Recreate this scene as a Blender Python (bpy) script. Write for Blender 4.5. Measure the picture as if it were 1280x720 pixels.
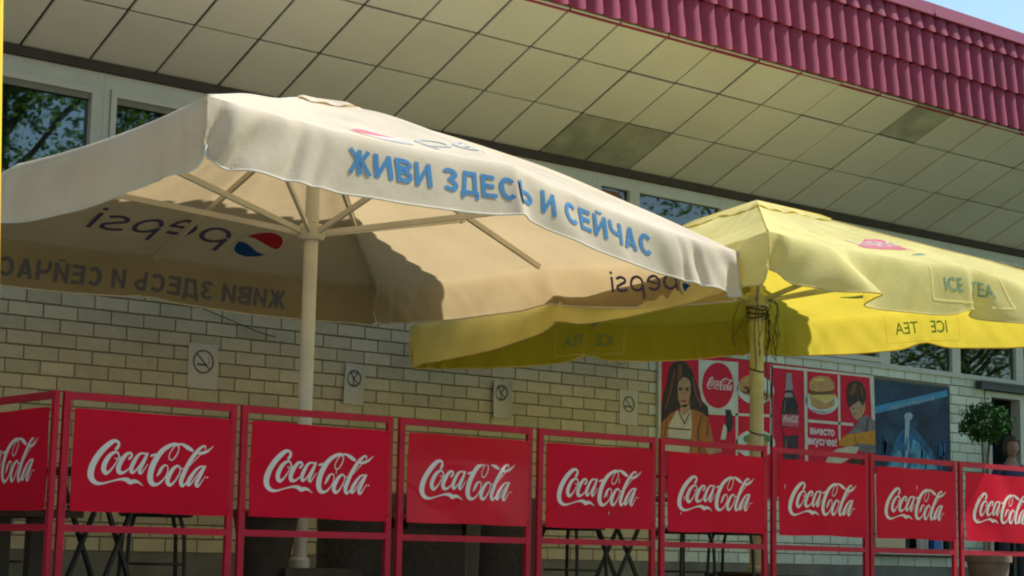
import bpy, bmesh, math, random
from mathutils import Vector, Matrix, noise

# ------------------------------------------------------------------ camera, world, sun
for o in list(bpy.data.objects):
    bpy.data.objects.remove(o, do_unlink=True)
SC = bpy.context.scene
COL = SC.collection
R = math.radians
rnd = random.Random(7)
# world frame: X runs along the cafe wall, Y points into the wall, Z is up; Z = 0 is eye level (street is at -1.6)
camd = bpy.data.cameras.new('camera')
cam = bpy.data.objects.new('camera', camd)
COL.objects.link(cam)
PIT, YAW, ROLL = 0.1459, 0.6927, 0.0199
Fv = Vector((math.sin(YAW) * math.cos(PIT), math.cos(YAW) * math.cos(PIT), math.sin(PIT)))
Rv = Vector((math.cos(YAW), -math.sin(YAW), 0))
Uv = Rv.cross(Fv)
R2 = Rv * math.cos(ROLL) + Uv * math.sin(ROLL)
U2 = Uv * math.cos(ROLL) - Rv * math.sin(ROLL)
cam.matrix_world = Matrix(((R2.x, U2.x, -Fv.x, 0), (R2.y, U2.y, -Fv.y, 0), (R2.z, U2.z, -Fv.z, 0), (0, 0, 0, 1)))
camd.sensor_width = 36
camd.lens = 2286.1 * 36 / 1280
camd.clip_start = 0.05
camd.clip_end = 3000
SC.camera = cam

SUN = Vector((0.68, -0.145, 1.0)).normalized()
ELEV = math.asin(SUN.z)
AZ = math.atan2(SUN.x, SUN.y)
world = bpy.data.worlds.new('World')
SC.world = world
world.use_nodes = True
wn = world.node_tree.nodes
bg = wn['Background']
sky = wn.new('ShaderNodeTexSky')
sky.sky_type = 'NISHITA'
sky.sun_disc = False
sky.sun_elevation = ELEV
sky.sun_rotation = AZ
sky.air_density = 1.0
sky.dust_density = 1.0
sky.ozone_density = 0.2
tint = wn.new('ShaderNodeVectorMath'); tint.operation = 'MULTIPLY'; tint.inputs[1].default_value = (.90, 1.03, .96)
world.node_tree.links.new(sky.outputs['Color'], tint.inputs[0])
world.node_tree.links.new(tint.outputs['Vector'], bg.inputs['Color'])
bg.inputs['Strength'].default_value = 0.115
sund = bpy.data.lights.new('sun', 'SUN')
sund.energy = 5.0
sund.angle = R(0.55)
sund.color = (1.0, 0.95, 0.86)
sun = bpy.data.objects.new('sun', sund)
COL.objects.link(sun)
sun.rotation_euler = SUN.to_track_quat('Z', 'Y').to_euler()
SC.view_settings.view_transform = 'Standard'
SC.view_settings.look = 'None'
SC.view_settings.exposure = 0.68
SC.view_settings.gamma = 1.0
SC.cycles.pixel_filter_type = 'BLACKMAN_HARRIS'
SC.cycles.filter_width = 2.1
SC.cycles.max_bounces = 10
SC.cycles.diffuse_bounces = 6
SC.cycles.transmission_bounces = 8
SC.cycles.transparent_max_bounces = 12

# ------------------------------------------------------------------ materials
MATS = {}
def new_mat(name):
    m = bpy.data.materials.new(name)
    m.use_nodes = True
    nt = m.node_tree
    for n in list(nt.nodes):
        nt.nodes.remove(n)
    out = nt.nodes.new('ShaderNodeOutputMaterial')
    MATS[name] = m
    return m, nt, out

def variation(nt, col, amt, scale, detail=5, rand=0.0, dirt=None, dirt_scale=1.3, dirt_amt=0.0, island=False):
    """a colour socket: base colour varied by noise and by the piece's own random number"""
    N, L = nt.nodes, nt.links
    tc = N.new('ShaderNodeTexCoord')
    geo = N.new('ShaderNodeNewGeometry')
    nz = N.new('ShaderNodeTexNoise'); nz.inputs['Scale'].default_value = scale; nz.inputs['Detail'].default_value = detail
    L.new(geo.outputs['Position'], nz.inputs['Vector'])
    mr = N.new('ShaderNodeMapRange'); mr.inputs['From Min'].default_value = 0.3; mr.inputs['From Max'].default_value = 0.7
    mr.inputs['To Min'].default_value = 1 - amt; mr.inputs['To Max'].default_value = 1 + amt
    L.new(nz.outputs['Fac'], mr.inputs['Value'])
    val = mr.outputs['Result']
    if rand:
        oi = N.new('ShaderNodeObjectInfo')
        src = oi.outputs['Random']
        if island:
            ad = N.new('ShaderNodeMath'); ad.operation = 'ADD'
            L.new(src, ad.inputs[0]); L.new(geo.outputs['Random Per Island'], ad.inputs[1])
            fr = N.new('ShaderNodeMath'); fr.operation = 'FRACT'; L.new(ad.outputs[0], fr.inputs[0]); src = fr.outputs[0]
        r2 = N.new('ShaderNodeMapRange'); r2.inputs['To Min'].default_value = 1 - rand; r2.inputs['To Max'].default_value = 1 + rand
        L.new(src, r2.inputs['Value'])
        mu = N.new('ShaderNodeMath'); mu.operation = 'MULTIPLY'
        L.new(val, mu.inputs[0]); L.new(r2.outputs['Result'], mu.inputs[1]); val = mu.outputs[0]
    mix = N.new('ShaderNodeVectorMath'); mix.operation = 'SCALE'
    mix.inputs[0].default_value = col[:3]
    L.new(val, mix.inputs['Scale'])
    res = mix.outputs['Vector']
    if dirt:
        n2 = N.new('ShaderNodeTexNoise'); n2.inputs['Scale'].default_value = dirt_scale; n2.inputs['Detail'].default_value = 7; n2.inputs['Roughness'].default_value = .65
        L.new(geo.outputs['Position'], n2.inputs['Vector'])
        m2 = N.new('ShaderNodeMapRange'); m2.inputs['From Min'].default_value = 0.48; m2.inputs['From Max'].default_value = 0.75
        m2.inputs['To Max'].default_value = dirt_amt
        L.new(n2.outputs['Fac'], m2.inputs['Value'])
        mx = N.new('ShaderNodeMix'); mx.data_type = 'RGBA'
        L.new(m2.outputs['Result'], mx.inputs[0]); L.new(res, mx.inputs[6]); mx.inputs[7].default_value = (*dirt, 1)
        res = mx.outputs[2]
    return res

def bump(nt, scale, strength, dist=0.004, detail=3):
    N, L = nt.nodes, nt.links
    geo = N.new('ShaderNodeNewGeometry')
    nz = N.new('ShaderNodeTexNoise'); nz.inputs['Scale'].default_value = scale; nz.inputs['Detail'].default_value = detail
    L.new(geo.outputs['Position'], nz.inputs['Vector'])
    b = N.new('ShaderNodeBump'); b.inputs['Strength'].default_value = strength; b.inputs['Distance'].default_value = dist
    L.new(nz.outputs['Fac'], b.inputs['Height'])
    return b.outputs['Normal']

def mat(name, col, rough=0.7, amt=0.08, scale=6, rand=0.0, dirt=None, dirt_amt=0.0, dirt_scale=1.3, metal=0.0, bscale=None, bstr=0.3, bdist=0.004, spec=0.5, island=False, coat=0.0):
    if name in MATS:
        return MATS[name]
    m, nt, out = new_mat(name)
    p = nt.nodes.new('ShaderNodeBsdfPrincipled')
    nt.links.new(variation(nt, col, amt, scale, rand=rand, dirt=dirt, dirt_amt=dirt_amt, dirt_scale=dirt_scale, island=island), p.inputs['Base Color'])
    p.inputs['Roughness'].default_value = rough
    p.inputs['Metallic'].default_value = metal
    p.inputs['Specular IOR Level'].default_value = spec
    p.inputs['Coat Weight'].default_value = coat
    if bscale:
        nt.links.new(bump(nt, bscale, bstr, bdist), p.inputs['Normal'])
    nt.links.new(p.outputs[0], out.inputs['Surface'])
    return m

def cloth(name, col, tcol, fac, amt=0.06, dirt=None, dirt_amt=0.0, inner=None):
    if name in MATS:
        return MATS[name]
    m, nt, out = new_mat(name)
    N, L = nt.nodes, nt.links
    c = variation(nt, col, amt, 3.0, dirt=dirt, dirt_amt=dirt_amt, dirt_scale=2.2)
    if inner:      # inner face gets a darker colour, painting in shade under the canopy
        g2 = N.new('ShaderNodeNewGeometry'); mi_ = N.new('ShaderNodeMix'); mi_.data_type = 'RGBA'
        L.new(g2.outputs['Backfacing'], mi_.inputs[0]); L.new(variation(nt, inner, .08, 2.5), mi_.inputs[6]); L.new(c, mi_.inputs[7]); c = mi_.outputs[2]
    d = N.new('ShaderNodeBsdfDiffuse'); L.new(c, d.inputs['Color']); d.inputs['Roughness'].default_value = .5
    t = N.new('ShaderNodeBsdfTranslucent'); L.new(variation(nt, tcol, amt, 3.0), t.inputs['Color'])
    nrm = bump(nt, 9.0, 0.35, 0.012, 4)
    L.new(nrm, d.inputs['Normal']); L.new(nrm, t.inputs['Normal'])
    mx = N.new('ShaderNodeMixShader'); mx.inputs['Fac'].default_value = fac
    L.new(d.outputs[0], mx.inputs[1]); L.new(t.outputs[0], mx.inputs[2]); L.new(mx.outputs[0], out.inputs['Surface'])
    return m

def glass(name, tint, refl):
    m, nt, out = new_mat(name)
    N, L = nt.nodes, nt.links
    tr = N.new('ShaderNodeBsdfTransparent'); tr.inputs['Color'].default_value = (*tint, 1)
    gl = N.new('ShaderNodeBsdfGlossy'); gl.inputs['Roughness'].default_value = 0.015
    gl.inputs['Color'].default_value = (.9, .95, 1, 1)
    L.new(bump(nt, 1.6, 0.12, 0.01, 1), gl.inputs['Normal'])
    fr = N.new('ShaderNodeFresnel'); fr.inputs['IOR'].default_value = refl
    mx = N.new('ShaderNodeMixShader')
    L.new(fr.outputs[0], mx.inputs['Fac']); L.new(tr.outputs[0], mx.inputs[1]); L.new(gl.outputs[0], mx.inputs[2])
    L.new(mx.outputs[0], out.inputs['Surface'])
    return m

M_BRICK = mat('cream_brick', (.49, .42, .27), .85, .07, 14, rand=.12, dirt=(.34, .29, .18), dirt_amt=.4, dirt_scale=1.0, bscale=60, bstr=.4, bdist=.002, island=True)
M_BRICKW = mat('pale_painted_brick', (.54, .58, .48), .8, .06, 14, rand=.10, dirt=(.2, .2, .15), dirt_amt=.35, dirt_scale=1.0, bscale=60, bstr=.4, bdist=.002, island=True)
M_MORTAR = mat('dark_mortar', (.20, .175, .12), .95, .15, 30, bscale=80)
M_PLINTH = mat('plinth_render', (.17, .16, .13), .9, .2, 5, dirt=(.06, .06, .05), dirt_amt=.6, bscale=30)
M_SOFFIT = mat('soffit_panel', (.50, .495, .44), .55, .03, 2.5, rand=.045, dirt=(.40, .38, .31), dirt_amt=.45, dirt_scale=.9, bscale=25, bstr=.12)
M_SOFFITD = mat('stained_soffit_panel', (.27, .28, .22), .7, .22, 4.5, dirt=(.18, .18, .14), dirt_amt=.6, dirt_scale=3, bscale=25, bstr=.2)
M_GAP = mat('dark_gap', (.045, .035, .03), .9, .2, 8)
M_TILE = mat('crimson_metal_tile', (.27, .035, .08), .6, .1, 3, rand=.05, dirt=(.16, .03, .05), dirt_amt=.5, dirt_scale=2.0, bscale=50, bstr=.1, spec=.25)
M_FLASH = mat('crimson_flashing', (.32, .06, .11), .38, .08, 2, bscale=20, bstr=.1)
M_FRAME = mat('white_window_frame', (.44, .44, .38), .45, .05, 5, dirt=(.36, .34, .28), dirt_amt=.35)
M_GLASS = glass('window_glass', (.55, .6, .6), 2.05)
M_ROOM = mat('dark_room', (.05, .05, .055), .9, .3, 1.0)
M_RED = mat('red_railing_paint', (.46, .004, .03), .55, .12, 9, dirt=(.22, .02, .02), dirt_amt=.4, dirt_scale=6, bscale=70, bstr=.15, spec=.3)
M_BANNER = mat('red_vinyl', (.62, .0008, .026), .6, .07, 2.5, rand=.07, dirt=(.48, .012, .03), dirt_amt=.5, dirt_scale=2.6, bscale=6, bstr=.25, bdist=.01, spec=.12)
M_LOGO = mat('white_print', (.70, .62, .62), .45, .04, 10)
M_STEELW = mat('cream_painted_steel', (.66, .62, .52), .4, .08, 5, dirt=(.35, .3, .22), dirt_amt=.4)
M_STEELY = mat('yellowed_pole', (.47, .46, .38), .5, .15, 7, dirt=(.28, .22, .12), dirt_amt=.6, dirt_scale=4)
M_BLACK = mat('black_metal', (.018, .018, .02), .45, .2, 10)
M_WICKER = mat('dark_wicker', (.055, .045, .038), .7, .35, 40, bscale=120, bstr=.8)
M_DARKWOOD = mat('dark_wood', (.05, .035, .025), .6, .3, 12)
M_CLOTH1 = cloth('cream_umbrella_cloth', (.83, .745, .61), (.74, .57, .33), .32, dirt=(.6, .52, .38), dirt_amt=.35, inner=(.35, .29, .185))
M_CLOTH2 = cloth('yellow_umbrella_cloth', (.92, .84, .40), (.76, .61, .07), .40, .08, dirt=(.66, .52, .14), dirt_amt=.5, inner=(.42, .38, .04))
M_PIPE1 = cloth('cream_piping', (.85, .82, .75), (.6, .5, .3), .2)
M_PIPE2 = cloth('yellow_piping', (.85, .75, .35), (.8, .6, .1), .3)
M_BLUE = cloth('faded_blue_print', (.14, .36, .66), (.05, .07, .12), .25)
M_BLUEP = cloth('violet_blue_print', (.16, .14, .30), (.10, .08, .14), .4)
M_NAVY = cloth('logo_blue', (.03, .12, .42), (.03, .12, .45), .4)
M_LRED = cloth('logo_red', (.62, .05, .08), (.60, .04, .04), .4)
M_LWHITE = cloth('logo_white', (.85, .84, .80), (.6, .6, .5), .4)
M_FRED = cloth('pale_red_print', (.80, .30, .38), (.60, .04, .04), .3)  # this and the next: paler colours for the canopy prints
M_FBLUE = cloth('pale_blue_print', (.70, .70, .68), (.1, .1, .3), .3)
M_BACKINK = cloth('show_through_ink', (.20, .22, .27), (.12, .12, .13), .3)
M_TEAL = cloth('teal_print', (.22, .42, .42), (.50, .66, .45), .5)
M_PALEY = cloth('pale_print', (.92, .90, .75), (1, .95, .7), .8)
M_PAPER = mat('white_paper', (.50, .47, .37), .8, .05, 10)
M_INK = mat('black_ink', (.10, .09, .07), .7, .1, 20)
M_LAWN = mat('lawn_green', (.10, .18, .05), .95, .35, 1.2, dirt=(.16, .15, .06), dirt_amt=.6, bscale=60, bstr=.8)
M_PAVE = mat('pale_paving', (.16, .14, .095), .9, .12, 1.5, dirt=(.11, .10, .08), dirt_amt=.5, dirt_scale=.5, bscale=40)
M_TERR = mat('terrace_tile', (.06, .055, .045), .8, .15, 3, dirt=(.07, .065, .055), dirt_amt=.5)
M_YPIPE = mat('yellow_gas_pipe', (.80, .52, .01), .45, .08, 5)
M_LEAF = cloth('leaf_green', (.10, .17, .06), (.16, .30, .06), .45, .35)
M_LEAFT = mat('topiary_green', (.03, .085, .02), .9, .45, 18, spec=.08)
M_BARK = mat('bark', (.12, .09, .06), .95, .3, 12, bscale=30, bstr=.8)
M_TERRA = mat('planter_clay', (.20, .13, .09), .8, .2, 8)
M_SKIN = mat('skin', (.30, .17, .12), .6, .05, 10)
M_HAIR = mat('brown_hair', (.06, .035, .02), .7, .3, 60)
M_SHIRT = mat('navy_shirt', (.03, .04, .10), .8, .15, 20)
M_JEANS = mat('dark_trousers', (.04, .04, .05), .85, .15, 20)
M_GLOBE = mat('globe_glass', (.62, .62, .52), .25, .04, 5)
M_CORD = mat('black_cord', (.02, .025, .015), .6, .2, 10)
M_LAMPDARK = mat('dark_lintel', (.03, .04, .04), .6, .2, 5)
PRINT = {
 'hair': (.035, .022, .015), 'skin': (.42, .26, .15), 'cream': (.55, .50, .36), 'orange': (.40, .15, .03), 'brown': (.16, .07, .03),
 'lip': (.35, .06, .05), 'pale': (.56, .57, .48), 'red': (.56, .002, .03), 'dark': (.03, .025, .03), 'white': (.58, .60, .55),
 'bun': (.48, .27, .10), 'green': (.12, .20, .06), 'glassy': (.30, .24, .26), 'pink': (.50, .12, .16), 'cheese': (.62, .48, .12),
 'grey': (.17, .15, .16), 'amber': (.55, .24, .02), 'cyan': (.05, .24, .42), 'pale2': (.30, .42, .48), 'aqua': (.08, .26, .38),
 'blue2': (.02, .10, .22), 'navy': (.010, .028, .060)}
def pm(c):
    am, sc_, dt, da, ds = {'hair': (.6, 30, (.10, .05, .03), .7, 14), 'skin': (.14, 14, (.30, .16, .09), .7, 9), 'orange': (.3, 16, (.22, .07, .02), .8, 8),
        'bun': (.2, 20, (.30, .13, .04), .8, 10), 'cream': (.15, 18, (.36, .30, .2), .7, 9), 'grey': (.3, 20, (.08, .07, .08), .8, 9), 'amber': (.25, 18, (.35, .12, .01), .7, 9),
        'navy': (.5, 3, (.02, .10, .16), .9, 3.5), 'aqua': (.5, 10, (.20, .42, .52), .9, 8), 'blue2': (.5, 8, (.04, .20, .32), .9, 6), 'dark': (.5, 20, (.12, .05, .04), .7, 12),
        'green': (.4, 25, (.3, .35, .1), .8, 18)}.get(c, (.10, 12, tuple(.6 * q + .004 for q in PRINT[c]), .45, 2.5))
    return mat('print_' + c, PRINT[c], .55, am, sc_, dirt=dt, dirt_amt=da, dirt_scale=ds, spec=.18)

# ------------------------------------------------------------------ builders
WL = {}
class MB:
    """collects faces in world coordinates and links them as one mesh object"""
    def __init__(s):
        s.v = []; s.f = []; s.mi = []
    def add(s, vs, fs, mi=0):
        k = len(s.v); s.v += [tuple(v) for v in vs]; s.f += [tuple(i + k for i in f) for f in fs]; s.mi += [mi] * len(fs); return s
    def box(s, x0, x1, y0, y1, z0, z1, mi=0):
        v = [(x, y, z) for z in (z0, z1) for y in (y0, y1) for x in (x0, x1)]
        return s.add(v, [(0, 2, 3, 1), (4, 5, 7, 6), (0, 1, 5, 4), (2, 6, 7, 3), (0, 4, 6, 2), (1, 3, 7, 5)], mi)
    def bar(s, a, b, w, h=None, up=(0, 0, 1), mi=0):
        a, b = Vector(a), Vector(b); d = (b - a).normalized(); h = h or w
        up = Vector(up)
        if abs(d.dot(up)) > .98: up = Vector((0, 1, 0))
        x = d.cross(up).normalized(); y = x.cross(d)
        v = [p + x * sx * w / 2 + y * sy * h / 2 for p in (a, b) for sx, sy in ((-1, -1), (1, -1), (1, 1), (-1, 1))]
        return s.add(v, [(0, 1, 2, 3), (7, 6, 5, 4), (0, 4, 5, 1), (1, 5, 6, 2), (2, 6, 7, 3), (3, 7, 4, 0)], mi)
    def tube(s, pts, r, n=8, mi=0, closed=False, cap=True):
        pts = [Vector(p) for p in pts]; rs = r if isinstance(r, (list, tuple)) else [r] * len(pts)
        m = len(pts); vs = []; prev = None
        for i, p in enumerate(pts):
            if closed: d = pts[(i + 1) % m] - pts[i - 1]
            else: d = pts[min(i + 1, m - 1)] - pts[max(i - 1, 0)]
            d.normalize()
            if prev is None:
                a = Vector((0, 0, 1)) if abs(d.z) < .9 else Vector((1, 0, 0)); x = d.cross(a).normalized()
            else:
                x = (prev - d * prev.dot(d)).normalized()
            prev = x; y = d.cross(x)
            for k in range(n):
                t = 2 * math.pi * k / n; vs.append(p + (x * math.cos(t) + y * math.sin(t)) * rs[i])
        fs = []
        for i in range(m if closed else m - 1):
            j = (i + 1) % m
            for k in range(n):
                l = (k + 1) % n; fs.append((i * n + k, i * n + l, j * n + l, j * n + k))
        if cap and not closed:
            fs.append(tuple(range(n))[::-1]); fs.append(tuple((m - 1) * n + k for k in range(n)))
        return s.add(vs, fs, mi)
    def lathe(s, prof, c=(0, 0, 0), n=16, mi=0):
        vs = [(c[0] + r * math.cos(2 * math.pi * k / n), c[1] + r * math.sin(2 * math.pi * k / n), c[2] + z) for r, z in prof for k in range(n)]
        fs = [(i * n + k, i * n + (k + 1) % n, (i + 1) * n + (k + 1) % n, (i + 1) * n + k) for i in range(len(prof) - 1) for k in range(n)]
        return s.add(vs, fs, mi)
    def prism(s, poly, y0, y1, mi=0):
        """polygon in (x, z), extruded along Y from y0 (front) to y1"""
        n = len(poly); v = [(x, y0, z) for x, z in poly] + [(x, y1, z) for x, z in poly]
        area = sum(poly[i][0] * poly[(i + 1) % n][1] - poly[(i + 1) % n][0] * poly[i][1] for i in range(n))
        idx = list(range(n)) if area > 0 else list(range(n))[::-1]
        fs = [tuple(idx), tuple(i + n for i in idx[::-1])]
        for a in range(n):
            i, j = idx[a], idx[(a + 1) % n]; fs.append((i, i + n, j + n, j))
        return s.add(v, fs, mi)
    def grid(s, P, mi=0, flip=False):
        nu, nv = len(P), len(P[0]); vs = [p for r in P for p in r]
        fs = [(i * nv + j, (i + 1) * nv + j, (i + 1) * nv + j + 1, i * nv + j + 1) for i in range(nu - 1) for j in range(nv - 1)]
        if flip: fs = [f[::-1] for f in fs]
        return s.add(vs, fs, mi)
    def mesh(s, name, mats, org=(0, 0, 0), smooth=False):
        me = bpy.data.meshes.new(name)
        me.from_pydata([(v[0] - org[0], v[1] - org[1], v[2] - org[2]) for v in s.v], [], s.f)
        for m in (mats if isinstance(mats, (list, tuple)) else [mats]): me.materials.append(m)
        me.polygons.foreach_set('material_index', s.mi)
        if smooth: me.polygons.foreach_set('use_smooth', [True] * len(s.f))
        me.update()
        if smooth and smooth != 'all':
            me.set_sharp_from_angle(angle=R(40))
        return me
    def build(s, name, mats, parent=None, smooth=False, org=None):
        if org is None: org = WL.get(parent.name, Vector((0, 0, 0))) if parent else Vector((0, 0, 0))
        o = bpy.data.objects.new(name, s.mesh(name, mats, org, smooth)); COL.objects.link(o)
        if parent:
            o.parent = parent
        elif org is not None:
            o.location = org
        WL[o.name] = Vector(org)
        return o

def thing(name, label, cat, loc=(0, 0, 0), group=None, rz=0):
    o = bpy.data.objects.new(name, None); COL.objects.link(o)
    o.empty_display_size = .1
    o.location = loc; o.rotation_euler = (0, 0, rz)
    o['label'] = label; o['category'] = cat
    if group: o['group'] = group
    WL[o.name] = Vector(loc)
    return o
def tag(o, label=None, cat=None, group=None, kind=None):
    if label: o['label'] = label
    if cat: o['category'] = cat
    if group: o['group'] = group
    if kind: o['kind'] = kind
    return o
def put(name, me, loc, parent, rot=None):
    """an object sharing a mesh, its origin given in world coordinates"""
    o = bpy.data.objects.new(name, me); COL.objects.link(o)
    o.parent = parent; o.location = Vector(loc) - WL[parent.name]
    if rot: o.rotation_euler = rot
    return o
def copy_tree(o, parent=None):
    c = o.copy(); COL.objects.link(c)
    if parent: c.parent = parent
    for ch in [k for k in o.children]:
        copy_tree(ch, c)
    return c

def catmull(pts, seg=6):
    out = []
    n = len(pts)
    for i in range(n - 1):
        p0, p1, p2, p3 = pts[max(i - 1, 0)], pts[i], pts[i + 1], pts[min(i + 2, n - 1)]
        for k in range(seg):
            t = k / seg
            out.append(tuple(.5 * (2 * b + (c - a) * t + (2 * a - 5 * b + 4 * c - d) * t * t + (3 * b - a - 3 * c + d) * t ** 3) for a, b, c, d in zip(p0, p1, p2, p3)))
    out.append(tuple(pts[-1]))
    return out

class Flat:
    """2-D shape: verts (u, v) and faces"""
    def __init__(s): s.v = []; s.f = []; s.lift = {}; s.k = 0
    def mark(s, k0):
        s.k += 1
        for i in range(k0, len(s.v)): s.lift[i] = s.k % 6
        return s
    def stroke(s, pts, seg=5, scale=1.0):
        c = catmull(pts, seg); k = len(s.v); n = len(c)
        for i, (x, y, w) in enumerate(c):
            a, b = c[max(i - 1, 0)], c[min(i + 1, n - 1)]
            dx, dy = b[0] - a[0], b[1] - a[1]; l = math.hypot(dx, dy) or 1
            nx, ny = -dy / l * w / 2 * scale, dx / l * w / 2 * scale
            s.v += [(x + nx, y + ny), (x - nx, y - ny)]
        for i in range(n - 1):
            s.f.append((k + 2 * i, k + 2 * i + 1, k + 2 * i + 3, k + 2 * i + 2))
        for (x, y, w) in (c[0], c[-1]):          # round ends
            if w * scale > .004:
                q = len(s.v); s.v.append((x, y)); m = 10
                s.v += [(x + math.cos(2 * math.pi * t / m) * w / 2 * scale, y + math.sin(2 * math.pi * t / m) * w / 2 * scale) for t in range(m)]
                s.f += [(q, q + 1 + t, q + 1 + (t + 1) % m) for t in range(m)]
        return s.mark(k)
    def line(s, pts, w, seg=6):
        return s.stroke([(x, y, w) for x, y in pts], seg)
    def seg(s, a, b, w):
        """a straight bar with square ends"""
        dx, dy = b[0] - a[0], b[1] - a[1]; l = math.hypot(dx, dy); nx, ny = -dy / l * w / 2, dx / l * w / 2
        n = max(1, int(l / .03)); k = len(s.v)
        for i in range(n + 1):
            x, y = a[0] + dx * i / n, a[1] + dy * i / n; s.v += [(x + nx, y + ny), (x - nx, y - ny)]
        s.f += [(k + 2 * i, k + 2 * i + 1, k + 2 * i + 3, k + 2 * i + 2) for i in range(n)]
        return s.mark(k)
    def arc(s, cx, cy, rx, ry, a0, a1, w, n=16):
        k = len(s.v)
        for i in range(n + 1):
            t = R(a0 + (a1 - a0) * i / n)
            s.v += [(cx + (rx + w / 2) * math.cos(t), cy + (ry + w / 2) * math.sin(t)), (cx + (rx - w / 2) * math.cos(t), cy + (ry - w / 2) * math.sin(t))]
        s.f += [(k + 2 * i, k + 2 * i + 1, k + 2 * i + 3, k + 2 * i + 2) for i in range(n)]
        return s.mark(k)
    def xf(s, f):
        s.v = [f(*p) for p in s.v]; return s
    def join(s, o, dx=0, dy=0, sc=1):
        k = len(s.v); s.v += [(x * sc + dx, y * sc + dy) for x, y in o.v]; s.f += [tuple(i + k for i in f) for f in o.f]
        for i, q in o.lift.items(): s.lift[i + k] = q
        return s
    def halves(s, up_lo, up_hi, xs):
        """strip between two height functions"""
        k = len(s.v); s.v += [p for x in xs for p in ((x, up_lo(x)), (x, up_hi(x)))]
        s.f += [(k + 2 * i, k + 2 * i + 1, k + 2 * i + 3, k + 2 * i + 2) for i in range(len(xs) - 1)]
        return s

def bold_letters(txt, H, w):
    """upright bold capitals built from bars and arcs, centred on x = 0"""
    f = Flat(); x = 0; h = w / 2; W = H * .70
    for c in txt:
        if c == ' ': x += H * .36; continue
        if c in 'ИЙ':
            f.seg((x + h, 0), (x + h, H), w); f.seg((x + W - h, 0), (x + W - h, H), w); f.seg((x + h * 1.2, H * .10), (x + W - h * 1.2, H * .90), w * .8)
            if c == 'Й': f.arc(x + W / 2, H * 1.19, W * .20, H * .08, 180, 360, w * .5, 8)
            x += W
        elif c == 'Ж':
            g = W * 1.25; m = x + g / 2; f.seg((m, 0), (m, H), w)
            for s in (-1, 1): f.seg((m + s * h * .5, H * .52), (m + s * (g / 2 - h * .6), H), w * .9); f.seg((m + s * h * .9, H * .58), (m + s * (g / 2 - h * .5), 0), w * .95)
            x += g
        elif c == 'В':
            f.seg((x + h, 0), (x + h, H), w)
            for y, r in ((H * .27, H * .27 - h), (H * .755, H * .245 - h)):
                f.arc(x + W * .52, y, W * .42 - h * .6, r, -90, 90, w, 14)
                for yy in (y - r, y + r): f.seg((x + w * .8, yy), (x + W * .53, yy), w)
            x += W * .97
        elif c == 'З':
            for y, r in ((H * .27, H * .27 - h), (H * .755, H * .245 - h)):
                f.arc(x + W * .42, y, W * .46 - h, r, -160 if y < H / 2 else -88, 88 if y < H / 2 else 160, w, 18)
            f.seg((x + W * .28, H * .52), (x + W * .46, H * .52), w); x += W * .85
        elif c == 'Д':
            f.seg((x + W * .0, h * .9), (x + W * 1.14, h * .9), w * .9); f.seg((x + h * .85, -H * .18), (x + h * .85, h), w * .85); f.seg((x + W * 1.14 - h * .85, -H * .18), (x + W * 1.14 - h * .85, h), w * .85)
            f.seg((x + W * .18, h), (x + W * .36, H), w * .9); f.seg((x + W * .92, 0), (x + W * .92, H), w); f.seg((x + W * .31, H - h), (x + W * .92 + h, H - h), w); x += W * 1.14
        elif c == 'Е':
            f.seg((x + h, 0), (x + h, H), w)
            for y, l in ((h, .9), (H * .52, .82), (H - h, .88)): f.seg((x + w * .8, y), (x + W * l, y), w * .95)
            x += W * .9
        elif c == 'С':
            f.arc(x + W * .52, H / 2, W * .52 - h, H / 2 - h, 42, 318, w, 26); x += W * .98
        elif c == 'Ь':
            f.seg((x + h, 0), (x + h, H), w); r = H * .30 - h; f.arc(x + W * .50, H * .30, W * .44 - h * .6, r, -90, 90, w, 14)
            for yy in (H * .30 - r, H * .30 + r): f.seg((x + w * .8, yy), (x + W * .51, yy), w)
            x += W * .95
        elif c == 'Ч':
            f.seg((x + W - h, 0), (x + W - h, H), w); f.arc(x + W * .48, H * .72, W * .48 - h, H * .27, 180, 275, w, 10); f.seg((x + h, H * .70), (x + h, H), w); f.seg((x + W * .5, H * .45), (x + W - h, H * .45), w); x += W
        elif c == 'А':
            f.seg((x + h, 0), (x + W * .52, H), w); f.seg((x + W * 1.04 - h, 0), (x + W * .52, H), w); f.seg((x + W * .24, H * .27), (x + W * .80, H * .27), w * .85); x += W * 1.04
        x += H * .135
    k = x / 2; return f.xf(lambda p, q: (p - k, q))

def text_flat(txt, height, bold=0.0, maxlen=.04, spacing=1.0, sx=1.0):
    cu = bpy.data.curves.new('t', 'FONT'); cu.body = txt; cu.size = 1; cu.offset = bold; cu.space_character = spacing
    cu.resolution_u = 3
    ob = bpy.data.objects.new('t', cu); COL.objects.link(ob)
    dg = bpy.context.evaluated_depsgraph_get()
    me = bpy.data.meshes.new_from_object(ob.evaluated_get(dg))
    bm = bmesh.new(); bm.from_mesh(me)
    ys = [v.co.y for v in bm.verts]; xs = [v.co.x for v in bm.verts]
    capb = 0.0; sc = height / .73
    for v in bm.verts:
        v.co.x = (v.co.x - (min(xs) + max(xs)) / 2) * sc * sx; v.co.y = v.co.y * sc
    if maxlen:
        for _ in range(5):
            es = [e for e in bm.edges if e.calc_length() > maxlen]
            if not es: break
            bmesh.ops.subdivide_edges(bm, edges=es, cuts=1)
            bmesh.ops.triangulate(bm, faces=bm.faces)
    bm.verts.ensure_lookup_table(); bm.faces.ensure_lookup_table()
    fl = Flat(); fl.v = [(v.co.x, v.co.y) for v in bm.verts]; fl.f = [tuple(v.index for v in f.verts) for f in bm.faces]
    bm.free(); bpy.data.objects.remove(ob); bpy.data.meshes.remove(me); bpy.data.curves.remove(cu)
    return fl

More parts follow.
